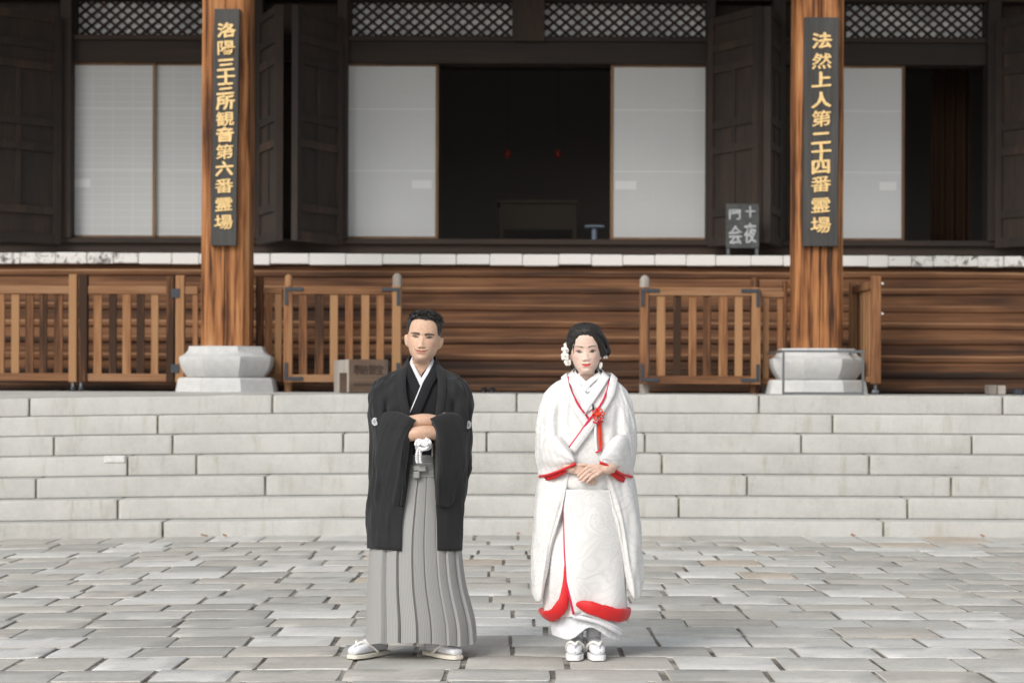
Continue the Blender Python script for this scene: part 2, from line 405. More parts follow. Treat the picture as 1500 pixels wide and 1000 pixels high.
# stone steps
MT['mortar'] = plain('mossy_mortar', (.20, .18, .14), .95, nscale=6, namp=.75)
steps = bpy.data.objects.new('stone_steps', None); COL.objects.link(steps); WLOC[steps.name] = Vector((0, 0, 0))
tag(steps, 'wide flight of pale granite steps', 'steps', kind='structure')
joints = {6: [43, 399, 757, 1112, 1469], 5: [231, 575, 880, 1220], 4: [79, 253, 503, 713, 945, 1174, 1424], 3: [187, 288, 655, 970, 1274],
          2: [53, 389, 640, 880, 1095, 1394], 1: [173, 590, 995, 1330], 0: [239, 620, 900, 1295]}
def block(mb, x0, x1, y0, y1, z0, z1, seed, n=14):
    r = np.random.default_rng(seed); b = .007
    prof = [(y0 + .002, z0), (y0 - .001, z0 + .02), (y0, z1 - b * 2.2), (y0 + b * .35, z1 - b * .7), (y0 + b * 1.5, z1), ((y0 + y1) / 2, z1 + .001), (y1, z1), (y1, z0)]
    xs = np.concatenate([[x0, x0 + .012], np.linspace(x0 + .03, x1 - .03, n), [x1 - .012, x1]]); P = np.zeros((len(xs), len(prof), 3))
    for i, x in enumerate(xs):
        end = .006 if i in (0, len(xs) - 1) else (.0015 if i in (1, len(xs) - 2) else 0)
        w = r.normal(0, .0018, len(prof))
        for j, (y, z) in enumerate(prof):
            front = j < 5
            P[i, j] = (x, y + (end + w[j] if front else 0), z + float(sag(x)) - (end * .8 if j in (3, 4, 5) else 0) + (r.normal(0, .0012) if j in (3, 4) else 0))
    mb.grid(P, cu=True, cap0=True, cap1=True)
def smooth_by_angle(o, ang=40):
    me = o.data; me.polygons.foreach_set('use_smooth', [True] * len(me.polygons)); me.set_sharp_from_angle(angle=R(ang))
for k in range(7):
    yf = D0 + k * TREAD; z0 = (0 if k == 0 else H0 + (k - 1) * RISE) ; z1 = H0 + k * RISE; d = yf
    xs = [PX(j, d) for j in joints[k]]; xs = [-10.2, xs[0] - 2.5] + xs + [xs[-1] + 2.45, 10.2] if xs[-1] + 2.45 < 10 else [-10.2] + xs + [10.2]
    xs = sorted(xs)
    for a, b in zip(xs[:-1], xs[1:]):
        if b - a < .3: continue
        mb = MB(); block(mb, a + .011, b - .011, yf, yf + TREAD + (.12 if k < 6 else .5), z0 - (.10 if k == 0 else -.0075), z1, int(1000 + k * 50 + a * 7) % 99991)
        o = mb.build('step_block', MT['granite'], steps); smooth_by_angle(o)
    # mortar seen in the joints
    xg = np.linspace(-10.2, 10.2, 40)
    P = np.array([[(x, yf + .022, z0 - .03 + sag(x)), (x, yf + .022, z1 - .012 + sag(x)), (x, yf + TREAD, z1 - .012 + sag(x))] for x in xg])
    MB().grid(P).build('mortar', MT['mortar'], steps, fix=False)
# repaired corner on the fourth step
d = D0 + 3 * TREAD
mb = MB().box(PX(153, d), PX(184, d), d - .012, d + .1, H0 + 3 * RISE - .062 + sag(PX(170, d)), H0 + 3 * RISE + .006 + sag(PX(170, d)), .008); mb.build('repair_patch', plain('pale_mortar', (.58, .58, .57), .85, nscale=20), steps)
# landing
mb = MB()
P = np.array([[(x, y, LAND + .003 + sag(x) * max(0, 1 - (y - 20.1) / .5)) for x in np.linspace(-11, 11, 45)] for y in (20.1, 20.3, 20.6, 21.5, 24.5)])
lo = mb.grid(P).build('landing', MT['granite'], None, smooth=True); tag(lo, 'granite landing at the top of the steps', 'landing', kind='structure')

# ================================================================== TEMPLE HALL
DF = 25.9
hall = thing('temple_hall', (0, DF, 0), 'dark timber temple hall with white paper sliding doors behind two pillars', 'building')
def hb(name, x0, y0, x1, y1, d, th, m, parent=None, bev=.008): return pbox(name, x0, y0, x1, y1, d, th, m, parent or hall, bev)
# shell: floor, back and side walls, roof
MB().box(-11, 11, 26.3, 33, 2.9, 3.16).build('floor', MT['interior'], hall)
MB().box(-11, 11, 33, 33.3, 1.2, 10.2).build('back_wall', MT['interior'], hall)
for s in (-1, 1): MB().box(s * 11.0, s * 11.3, 25.9, 33.3, 1.2, 10.2).build('side_wall', MT['dark'], hall)
MB().box(-11, 11, 26.35, 33, 6.55, 6.7).build('ceiling', MT['interior'], hall)
def roof():
    mb = MB(); prof = [(19.5, 8.45), (21, 8.8), (24, 9.5), (28, 10.9), (31, 12.6), (31, 12.2), (28, 10.45), (24, 9.05), (21, 8.4), (19.5, 8.18)]
    P = np.array([[(x, y, z) for y, z in prof] for x in np.linspace(-12.5, 12.5, 9)]); mb.grid(P, cu=True, cap0=True, cap1=True)
    return mb.build('roof', plain('roof_tile', (.09, .09, .095), .7, nscale=8), hall)
rf = roof()
for i in range(42):
    x = -12 + i * .585
    mb = MB(); w = .05
    P = np.array([[(x - w, 19.7, 8.06), (x + w, 19.7, 8.06), (x + w, 19.7, 8.20), (x - w, 19.7, 8.20)], [(x - w, 24, 8.87), (x + w, 24, 8.87), (x + w, 24, 9.04), (x - w, 24, 9.04)]])
    mb.grid(P, cu=True, cap0=True, cap1=True); mb.build('rafter', MT['dark'], rf)
# wall field above the openings, sill, lintels
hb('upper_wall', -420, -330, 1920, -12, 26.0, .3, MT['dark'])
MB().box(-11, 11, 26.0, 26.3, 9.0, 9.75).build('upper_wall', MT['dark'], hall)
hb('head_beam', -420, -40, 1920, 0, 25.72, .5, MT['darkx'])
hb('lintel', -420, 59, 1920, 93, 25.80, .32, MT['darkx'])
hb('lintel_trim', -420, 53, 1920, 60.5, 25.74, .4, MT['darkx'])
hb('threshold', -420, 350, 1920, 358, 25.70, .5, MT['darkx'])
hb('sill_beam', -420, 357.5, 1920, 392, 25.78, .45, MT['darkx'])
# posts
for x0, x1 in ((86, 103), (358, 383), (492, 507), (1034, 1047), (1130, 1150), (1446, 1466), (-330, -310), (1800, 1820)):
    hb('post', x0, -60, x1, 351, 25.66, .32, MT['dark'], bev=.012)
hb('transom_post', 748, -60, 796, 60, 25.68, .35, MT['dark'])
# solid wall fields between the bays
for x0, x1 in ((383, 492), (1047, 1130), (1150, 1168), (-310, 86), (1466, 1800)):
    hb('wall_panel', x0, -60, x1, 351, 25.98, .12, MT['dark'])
# transoms
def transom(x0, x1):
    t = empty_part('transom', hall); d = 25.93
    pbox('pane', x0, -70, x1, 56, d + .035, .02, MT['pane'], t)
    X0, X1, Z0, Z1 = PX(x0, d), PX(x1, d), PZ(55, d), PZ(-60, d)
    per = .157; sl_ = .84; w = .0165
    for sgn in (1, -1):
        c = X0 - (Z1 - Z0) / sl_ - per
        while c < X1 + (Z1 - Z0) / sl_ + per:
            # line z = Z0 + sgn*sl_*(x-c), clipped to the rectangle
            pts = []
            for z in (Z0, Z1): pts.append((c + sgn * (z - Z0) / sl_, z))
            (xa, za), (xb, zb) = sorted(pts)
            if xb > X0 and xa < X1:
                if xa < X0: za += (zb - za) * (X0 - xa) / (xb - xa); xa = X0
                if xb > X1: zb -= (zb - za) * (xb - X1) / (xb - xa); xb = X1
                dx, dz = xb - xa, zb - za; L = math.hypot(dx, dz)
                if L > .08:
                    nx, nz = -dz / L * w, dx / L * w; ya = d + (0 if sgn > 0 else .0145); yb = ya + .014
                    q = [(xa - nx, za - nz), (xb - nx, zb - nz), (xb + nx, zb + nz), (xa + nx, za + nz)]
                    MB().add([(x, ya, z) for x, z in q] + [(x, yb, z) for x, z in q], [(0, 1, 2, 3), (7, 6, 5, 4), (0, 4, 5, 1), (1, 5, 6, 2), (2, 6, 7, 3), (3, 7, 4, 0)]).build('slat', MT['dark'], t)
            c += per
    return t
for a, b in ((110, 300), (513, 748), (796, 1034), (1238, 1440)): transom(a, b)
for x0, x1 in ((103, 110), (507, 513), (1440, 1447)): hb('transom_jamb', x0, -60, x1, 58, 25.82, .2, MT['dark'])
hb('upper_panel', 300, -60, 359, 58, 25.95, .1, MT['dark']); hb('upper_panel', 1166, -60, 1238, 58, 25.95, .1, MT['dark'])
# sliding paper doors
def shoji(x0, x1, d, handle=None, pm='paper_plain', seams=(160, 250), stl=True, y0=97, y1=348):
    t = empty_part('sliding_door', hall)
    w = 4.5
    pbox('paper', x0 + 2, y0 + 1, x1 - 2, y1 - 1, d + .012, .012, MT[pm], t)
    pbox('top_rail', x0, y0 - 4, x1, y0 + 1, d, .035, MT['frame'], t, .003); pbox('bottom_rail', x0, y1 - 1, x1, y1 + 3, d, .035, MT['frame'], t, .003)
    for k, xx in enumerate((x0, x1)):
        pbox('stile', xx - (0 if k == 0 else w), y0 + 1, xx + (w if k == 0 else 0), y1 - 1, d + .001, .034, MT['frame'] , t, .003)
    for s in seams: pbox('paper_seam', x0 + w, s, x1 - w, s + 1.6, d + .0085, .006, MT['paper_white'], t)
    if handle: pbox('handle_paper', handle[0], 264.5, handle[1], 277, d + .007, .008, MT['paper_white'], t, .002)
    return t
shoji(98, 226.5, 25.86, (106, 131), 'paper'); shoji(222, 350, 25.91, None, 'paper')
shoji(502, 641, 25.88, (602, 631)); shoji(893, 1036, 25.88, (900, 931)); shoji(1176, 1324, 25.88, (1287, 1312))
# hinged panelled doors folded outwards
def leaf(xh, xn, dh, dn, xname=None):
    """leaf from hinge (photo x xh at distance dh) to free edge (xn at dn)"""
    t = empty_part('hinged_door', hall)
    A = Vector((PX(xh, dh), dh, 0)); B = Vector((PX(xn, dn), dn, 0)); T = (B - A); L = T.length; T.normalize(); N = Vector((T.y, -T.x, 0))
    if N.y > 0: N = -N
    zb, zt = 3.13, 6.05
    def piece(name, u0, u1, z0, z1, o0, o1, mt=MT['dark']):
        vs = []
        for z in (z0, z1):
            for (u, o) in ((u0, o0), (u1, o0), (u1, o1), (u0, o1)): p = A + T * u + N * o; vs.append((p.x, p.y, z))
        MB().add(vs, [(0, 3, 2, 1), (4, 5, 6, 7), (0, 1, 5, 4), (1, 2, 6, 5), (2, 3, 7, 6), (3, 0, 4, 7)]).build(name, mt, t)
    st = .10
    piece('panel', st * .5, L - st * .5, zb + .02, zt - .02, -.012, .012)
    piece('stile', 0, st, zb, zt, -.045, .045); piece('stile', L - st, L, zb, zt, -.045, .045)
    for z0, z1 in ((zb, zb + .12), (3.50, 3.60), (4.30, 4.40), (4.62, 4.72), (5.33, 5.43), (5.60, 5.70), (zt - .1, zt)):
        piece('rail', st, L - st, z0, z1, -.040, .040)
    for z0, z1 in ((3.60, 4.30), (4.40, 4.62), (4.72, 5.33)): piece('muntin', L / 2 - .035, L / 2 + .035, z0, z1, -.030, .030)
    return t
leaf(86, -40, 25.6, 24.75); leaf(497, 430, 25.6, 24.7); leaf(380, 408, 25.6, 24.7)
leaf(1040, 1112, 25.6, 24.7); leaf(1140, 1122, 25.6, 24.7); leaf(1460, 1560, 25.6, 24.75)
# veranda: white painted board ends
ver = empty_part('veranda', hall)
vb = [-95, -40, -8, 29, 81, 127, 166, 202, 251, 291, 343, 395, 452, 506, 560, 615, 668, 717, 765, 818, 866, 912, 959, 1005, 1048, 1100, 1147, 1190, 1231, 1271, 1301, 1335, 1367, 1400, 1432, 1470, 1510, 1555, 1600, 1660, 1720]
for a, b in zip(vb[:-1], vb[1:]):
    d = 23.9 + random.uniform(-.012, .012); peel = (a < 200) or (a > 1330)
    MB().box(PX(a + .3, d), PX(b - .3, d), d, 25.8, PZ(388.5 + random.uniform(-1, 1), 23.9), PZ(372.5 + random.uniform(-.6, .6), 23.9), .01).build('floor_board', MT['white_peel'] if peel else MT['white_clean'], ver)
hb('veranda_fascia', -200, 390, 1700, 401, 24.02, .25, MT['step'], ver)
for s in range(-4, 5): MB().box(s * 2.4 - .12, s * 2.4 + .12, 24.6, 24.84, 1.25, 2.7).build('veranda_post', MT['dark'], ver)
MB().box(-11, 11, 25.0, 25.1, 1.25, 2.75).build('skirting', MT['dark'], ver)
# interior things
def altar():
    t = thing('altar_table', (PX(785, 30), 30, 3.16), 'low brown altar table deep inside the dark hall', 'table')
    pbox('table_top', 728, 292, 846, 298, 30, .8, MT['altar'], t, .01); pbox('front_panel', 736, 298, 838, 336, 30.05, .05, MT['altar'], t)
    for x in (731, 838): pbox('leg', x, 298, x + 6, 362, 30.02, .09, MT['altar'], t)
altar()
for x, lab in ((742, 'small red lantern hanging deep in the dark hall, farther from the blue-grey stand'), (816, 'small red lantern hanging deep in the dark hall, nearer the blue-grey stand')):
    p = U(x, 225, 29); t = thing('hanging_lantern', (p.x, 29, p.z - .05), lab, 'lantern', 'red lanterns in the hall')
    mb = MB(); mb.tube([(p.x, 29, p.z - .05), (p.x, 29, p.z - .03), (p.x, 29, p.z + .02), (p.x, 29, p.z + .045)], [.03, .05, .05, .03], 12); mb.build('lamp_shade', MT['red_lamp'], t, smooth=True)
    MB().tube([(p.x, 29, p.z + .05), (p.x, 29, 6.56)], .0025, 6).build('chain', MT['iron'], t)
def stand():
    d = 26.6; t = thing('incense_stand', (PX(870, d), d, 3.16), 'slim blue-grey stand with flat top inside the doorway', 'stand')
    x = PX(870, d); z = PZ(330, d)
    MB().tube([(x, d, 3.17), (x, d, 3.2), (x, d, 3.24), (x, d, z - .02)], [.09, .06, .035, .04], 12).build('stem', MT['bluegrey'], t, smooth=True)
    MB().box(x - .13, x + .13, d - .1, d + .1, z - .03, z, .008).build('tray', MT['bluegrey'], t)
stand()
def curtain():
    d = 27.6; xs = np.linspace(PX(1362, d), PX(1420, d), 60); zs = np.linspace(3.17, 6.4, 8)
    P = np.array([[(x, d + .05 * math.sin(x * 42) + .02 * math.sin(x * 17 + z), z) for x in xs] for z in zs])
    o = MB().grid(P).build('curtain', plain('brown_cloth', (.085, .045, .026), .9), None, smooth=True, fix=False); o.modifiers.new('t', 'SOLIDIFY').thickness = .006
    tag(o, 'dark brown curtain hanging inside the open doorway beside the tall door leaf', 'curtain')
curtain()

# wooden stairs up to the veranda
stair = thing('wooden_staircase', (0, 21.8, LAND), 'wide weathered brown timber staircase rising to the white-edged veranda', 'staircase')
ytop = [562.8, 541.8, 518, 492.8, 470.4, 445, 420, 396.5]; zprev = LAND + .02
for j, y in enumerate(ytop):
    d = 21.8 + .26 * j; z1 = PZ(y, d); z0 = zprev - (.02 if j else -.03); mb = MB()
    prof = [(d + .024, z0), (d + .023, z1 - .078), (d + .004, z1 - .072), (d, z1 - .066), (d - .001, z1 - .022), (d + .004, z1 - .006), (d + .016, z1), (d + .32, z1), (d + .32, z0)]
    cuts = [-9.5] + sorted(random.uniform(-9, 9) for _ in range(0)) + [9.5]
    xs = np.linspace(-9.5, 9.5, 90); r = np.random.default_rng(500 + j)
    P = np.zeros((len(xs), len(prof), 3))
    for i, x in enumerate(xs):
        dy = .006 * math.sin(x * 2.3 + j) + r.normal(0, .0022); dz = .005 * math.sin(x * 1.4 + 2 * j) + r.normal(0, .0015)
        for q, (yy, zz) in enumerate(prof): P[i, q] = (x, yy + (dy if q < 7 else 0), zz + (dz if 2 <= q <= 7 else 0))
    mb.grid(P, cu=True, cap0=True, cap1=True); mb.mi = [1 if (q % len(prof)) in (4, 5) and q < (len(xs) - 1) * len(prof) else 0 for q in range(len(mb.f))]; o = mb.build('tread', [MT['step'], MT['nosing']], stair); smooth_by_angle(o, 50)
    zprev = z1
for s in range(-9, 10): MB().box(s * 1.0 - .03, s * 1.0 + .03, 21.86, 22.2, LAND, LAND + .07).build('footing', MT['greywood'], stair)

# ================================================================== PILLARS
def pillar(xc, dark, label):
    d = 20.92; hw = .252; X = PX(xc, d); t = thing('wooden_pillar', (X, d + .25, LAND), label, 'pillar', 'pillars carrying the porch roof')
    yc = d + hw; c = .062; g = .006
    ring = [(-hw + c, -hw), (-g, -hw), (0, -hw + .03), (g, -hw), (hw - c, -hw), (hw, -hw + c), (hw, hw - c), (hw - c, hw), (-hw + c, hw), (-hw, hw - c), (-hw, -hw + c)]
    zb = PZ(508, d); zs = np.concatenate([np.linspace(zb, 8.0, 28)])
    r = np.random.default_rng(int(xc)); P = np.array([[(X + a + .002 * math.sin(z * 3 + a * 9), yc + b + .0025 * math.sin(z * 2.1 + b * 7 + xc), z) for a, b in ring] for z in zs])
    sh = MB().grid(P, cu=True, cap0=True, cap1=True).build('shaft', MT['pillar'], t)
    def octa(name, rows, mt, par):
        P = []
        for z, rad in rows:
            P.append([(X + rad / math.cos(R(22.5)) * math.sin(R(22.5 + 45 * k)), yc + rad / math.cos(R(22.5)) * math.cos(R(22.5 + 45 * k)), z) for k in range(8)])
        return MB().grid(np.array(P), cu=True, cap0=True, cap1=True).build(name, mt, par)
    db = 20.75; zz = lambda y: PZ(y, db); k = db / F
    prof = [(508, 54), (511.5, 54.5), (515, 56), (519, 59.5), (522, 63.5), (523.5, 67), (526, 67.5), (530, 67.2), (537, 65.5), (544, 62.5), (550, 58.5), (553.5, 56)]
    o = octa('stone_base', [(zz(y), px * k) for y, px in prof][::-1], MT['base_stone'], t)
    smooth_rows(o)
    octa('plinth', [(LAND - .03, 73.5 * k), (zz(558.5), 69.5 * k), (zz(556), 68.5 * k), (zz(554.4), 66 * k)], MT['base_stone'], t)
    return t
def smooth_rows(o):
    me = o.data; me.polygons.foreach_set('use_smooth', [True] * len(me.polygons)); me.set_sharp_from_angle(angle=R(33))
MT['base_stone'] = plain('base_granite', (.52, .525, .52), .85, nscale=14, namp=.07, bmp=.08, spec=.2)
pillar(328, 0, 'square orange-brown timber pillar on octagonal stone base, bearing the narrow thirteen-character board')
pillar(1200.5, 1, 'square orange-brown timber pillar on octagonal stone base ringed by a thin metal frame')
# porch beam between the pillars, above the frame
beam = thing('porch_beam', (0, 21.2, 7.2), 'heavy carved timber beam spanning the two porch pillars', 'beam')
MB().box(-9, 9, 20.98, 21.44, 7.2, 7.75, .03).build('beam', MT['pillar'], beam)

# ------------------------------------------------------------------ lettering
_glyph = {}
def glyph(ch, offset=.0):
    cu = bpy.data.curves.new('glyph', 'FONT'); cu.body = ch; cu.size = 1.0; cu.extrude = .02; cu.offset = offset; cu.resolution_u = 3
    o = bpy.data.objects.new('glyph', cu); COL.objects.link(o); bpy.context.view_layer.update()
    dg = bpy.context.evaluated_depsgraph_get(); me = bpy.data.meshes.new_from_object(o.evaluated_get(dg))
    v = np.array([tuple(p.co) for p in me.vertices]); f = [tuple(p.vertices) for p in me.polygons]
    bpy.data.objects.remove(o); bpy.data.curves.remove(cu); bpy.data.meshes.remove(me); return v, f
def letter(ch, xc, yc, wpx, hpx, d, th, m, parent, name='character', slant=.10, offset=.004, lean=0.0, bold=.7):
    v, f = glyph(ch, offset); lo, hi = v.min(0), v.max(0)
    full = 0.92
    u = (v[:, 0] - (lo[0] + hi[0]) / 2) / full; w = (v[:, 1] - (lo[1] + hi[1]) / 2) / full
    w = w + slant * u + .02 * np.sin(u * 7 + w * 5); u = u + .015 * np.sin(w * 8 + 1)
    P = np.stack([PX(xc, d) + (u * wpx + lean * 0) * d / F, d - th * (v[:, 2] > 0), PZ(yc, d) + w * hpx * d / F], 1)
    mb = MB(); e = bold * d / F
    for k, (ax, az) in enumerate(((0, 0), (1, 0), (-1, 0), (0, 1), (0, -1))): mb.add(P + np.array((ax * e, -.0004 * k, az * e * .8)), f)
    return mb.build(name, m, parent, fix=False)
def name_board(x0, x1, y0, y1, chars, ys, label, wpx, tilt):
    d = 20.85; t = thing('sign_board', (PX((x0 + x1) / 2, d), d, PZ(y1, d)), label, 'sign', 'lettered boards on the porch pillars')
    xc = (x0 + x1) / 2; ym = (y0 + y1) / 2
    X0, X1 = PX(x0, d), PX(x1, d); z0, z1 = PZ(y1, d), PZ(y0, d); zs = np.linspace(z0, z1, 14); b = .006
    P = []
    for z in zs:
        s = tilt * (z - (z0 + z1) / 2) + .002 * math.sin(z * 5)
        P.append([(X0 + s, d + .062, z), (X0 + s, d + b, z), (X0 + b + s, d, z), (X1 - b + s, d, z), (X1 + s, d + b, z), (X1 + s, d + .062, z)])
    MB().grid(np.array(P), cu=True, cap0=True, cap1=True).build('board', MT['sign'], t)
    hs = {'三': .8, '十': .8, '二': .62, '上': .9, '六': .9}
    for ch, y in zip(chars, ys):
        letter(ch, xc + tilt * (ym - y), y, wpx, wpx * .80, d - .001, .008, MT['gold'], t, bold=.38 if ch in '霊陽観第番然場' else .85)
    return t
name_board(309.5, 347, 15, 361, '洛陽三十三所観音第六番霊場', [46, 72, 97, 115, 132, 152, 176, 199, 224, 249, 274, 301, 327],
           'narrow grey board with thirteen gold characters on a pillar', 25.5, .012)
name_board(1176, 1227, 24, 358.5, '法然上人第二十四番霊場', [58, 88, 115, 145, 172, 201, 221, 243, 268, 299, 328],
           'wider grey board with eleven gold characters on a pillar', 28, .003)

# ------------------------------------------------------------------ picket gates
def hinge_iron(t, x0, y0, x1, y1, d): pbox('iron_bracket', x0, y0, x1, y1, d - .008, .012, MT['iron'], t, .002)
def picket(x0, x1, slats, label, posts=(), top=(421, 432.5), bot=(549, 560.5), d=21.2, irons=(), grp='picket gates along the landing', st=None, feet=()):
    t = thing('picket_gate', (PX((x0 + x1) / 2, d), d, LAND), label, 'gate', grp)
    j = lambda: random.uniform(-.6, .6)
    pbox('top_rail', x0 + 1, top[0] + j() * .6, x1 - 1, top[1] + j() * .6, d + .002, .05, MT['fence_rail'], t, .005)
    pbox('bottom_rail', x0 + 1, bot[0] + j() * .6, x1 - 1, bot[1] + j() * .6, d + .003, .05, MT['fence_rail'], t, .005)
    for a, b in slats: pbox('picket', a + j(), top[1] - 2, b + j(), bot[0] + 2, d + .012 + random.uniform(0, .01), .028, MT['fence'], t, .003)
    for a, b, y in posts: pbox('gate_post', a, y, b, bot[1] + 1.5, d - .014, .085, MT['fence'] if y > 0 else MT['post'], t, .008)
    for r in irons: hinge_iron(t, *r, d - .015)
    for fx in feet:
        X = PX(fx, d); zt = PZ(bot[1] + 1, d)
        MB().tube([(X, d + .02, LAND + .03), (X, d + .035, LAND + .03)], .03, 12).build('caster_wheel', MT['iron'], t)
        MB().box(X - .012, X + .012, d + .005, d + .05, LAND + .03, zt).build('caster_fork', MT['steel'], t)
    return t
picket(-70, 113, [(-60, -49), (-40, -28), (-20, -8), (-6, 6), (16, 28), (37, 49), (57, 69), (79, 91)], 'orange picket gate with one dark slat meeting another gate at twin posts', posts=[(100, 112, 404)], feet=(106,))
picket(114.5, 256, [(137, 149), (159, 170), (179, 191), (200, 211), (221, 232)], 'orange picket gate hinged with blue-grey plates beside the pillar', posts=[(115, 127.5, 404), (243, 254.5, 406)], irons=[(250, 424.5, 262.5, 438), (250, 535, 262.5, 548)], feet=(118,))
picket(256, 290, [(281, 289)], 'narrow fixed picket panel tucked against the pillar with thirteen-character board', posts=[(256.5, 269.5, 405)], grp=None)
picket(372, 414, [(388, 398), (402, 412)], 'narrow shaded picket panel between pillar and iron-cornered gate', posts=[(374, 385, 406)], top=(423, 431), d=21.35, grp=None)
def iron_gate(x0, x1, slats, tall, other, label):
    t = picket(x0, x1, slats, label, top=(420, 432), bot=(549.5, 561), d=21.15)
    d = 21.15
    for a, b in ((x0, x0 + 13), (x1 - 13, x1)): pbox('stile', a, 419.5, b, 561.5, d - .004, .055, MT['fence'], t, .005)
    for sx, xx in ((1, x0 + 1.5), (-1, x1 - 1.5)):
        for yy, sy in ((422, 1), (558, -1)):
            hinge_iron(t, min(xx, xx + sx * 27), min(yy, yy + sy * 5), max(xx, xx + sx * 27), max(yy, yy + sy * 5), d - .006)
            hinge_iron(t, min(xx, xx + sx * 5), min(yy + sy * 5.2, yy + sy * 26), max(xx, xx + sx * 5), max(yy + sy * 5.2, yy + sy * 26), d - .006)
    for a, b, y, mt in (tall, other):
        X0, X1 = PX(a, 21.23), PX(b, 21.23); mb = MB(); xm = (X0 + X1) / 2; rr = (X1 - X0) / 2
        mb.tube([(xm, 21.29, LAND), (xm, 21.29, PZ(y + 3, 21.23))], rr, 14).build('support_post', MT[mt], t, smooth=True)
    return t
iron_gate(415, 587, [(438, 450), (461, 473), (483, 495), (506, 517), (529, 541), (551, 562)], (574, 588, 403, 'greywood'), (415.5, 427, 404, 'fence'), 'iron-cornered picket gate with a wooden box standing before it')
iron_gate(937, 1114, [(962, 974), (986, 997), (1009, 1020), (1030, 1042), (1053, 1065), (1076, 1088)], (937, 952, 405, 'greywood'), (1099, 1113, 407, 'fence'), 'iron-cornered picket gate below the chalk board')
picket(1114, 1154, [(1117, 1126), (1138, 1147)], 'narrow pale picket panel beside the pillar with metal frame', posts=[(1147.5, 1153, 409)], top=(425, 434), bot=(552, 562), d=21.3, grp=None)
def swung_gate():
    d0, d1 = 20.55, 21.95; X = PX(1283.5, d0); w = .05
    t = thing('picket_gate', (X, d0, LAND), 'picket gate swung open edge-on beside the metal-framed pillar base', 'gate', 'picket gates along the landing')
    z0, z1, za, zb = PZ(560, d0), PZ(402, d0), PZ(549, d0), PZ(420, d0)
    MB().box(X - w, X + w, d0, d0 + .09, z0, z1, .008).build('gate_post', MT['fence'], t); MB().box(X - w, X + w, d1 - .09, d1, z0, z1, .008).build('gate_post', MT['fence'], t)
    for a, b in ((z0 + .02, za), (zb, zb + .085)): MB().box(X - w * .6, X + w * .6, d0 + .09, d1 - .09, a, b, .005).build('rail', MT['fence'], t)
    for k in range(7): y = d0 + .2 + k * .165; MB().box(X - .014, X + .014, y, y + .085, za, zb, .003).build('picket', MT['fence'], t)
    MB().tube([(X - .015, d0 + .05, LAND + .03), (X + .015, d0 + .05, LAND + .03)], .03, 12).build('caster_wheel', MT['steel'], t); MB().box(X - .012, X + .012, d0 + .035, d0 + .06, LAND + .03, z0 + .01).build('caster_fork', MT['steel'], t)
    for y in (457, 413): MB().tube([(X + w, d0 + .03, PZ(y, d0)), (X + w + .02, d0 + .03, PZ(y, d0))], .013, 10).build('bolt', MT['chalk'], t, smooth=True)
swung_gate()
# metal frame round the right base
def metal_frame():
    d = 20.12; t = thing('metal_frame', (PX(1206, d), d, LAND), 'thin grey metal frame standing round a pillar stone base', 'frame')
    xa, xb = PX(1147.5, d), PX(1264, d); zt = PZ(511, d); r = .011
    for x in (xa, xb):
        MB().box(x - r, x + r, d - r, d + r, LAND, zt).build('upright', MT['steel'], t); MB().box(x - r, x + r, 22.0 - r - .3, 22.0 + r - .3, LAND, zt).build('upright', MT['steel'], t)
        MB().box(x - r, x + r, d + r, 21.7 - r, zt - 2 * r, zt).build('side_bar', MT['steel'], t)
    MB().box(xa + r, xb - r, d - r, d + r, zt - 2 * r, zt).build('top_bar', MT['steel'], t); MB().box(xa + r, xb - r, d - r, d + r, LAND + .004, LAND + .028).build('bottom_bar', MT['steel'], t)
metal_frame()
# chalk board on the veranda
MT['chalk2'] = plain('faded_chalk', (.42, .44, .45), .9, nscale=40, namp=.4)
MT['char_ink'] = plain('faded_ink', (.045, .03, .022), .9)
def chalk_board():
    d = 24.35; z = PZ(372.5, 23.9); t = thing('notice_board', (PX(1087, d), d, z), 'small blackboard on two legs with white brushed characters on the veranda', 'sign')
    pbox('board', 1062.5, 297, 1111, 362, d, .02, MT['board'], t, .004)
    for x in (1064, 1106): MB().box(PX(x, d), PX(x + 4.5, d), d + .021, d + .05, z, PZ(300, d), .003).build('leg', MT['steel'], t)
    for ch, x, y, w, h in (('十', 1098, 309, 15, 16), ('夜', 1098, 340, 17, 29), ('門', 1075.5, 313, 18, 15), ('会', 1076.5, 343, 20, 27)):
        letter(ch, x, y, w, h, d - .001, .003, MT['chalk2'], t, slant=.02, offset=.002, bold=.6)
chalk_board()
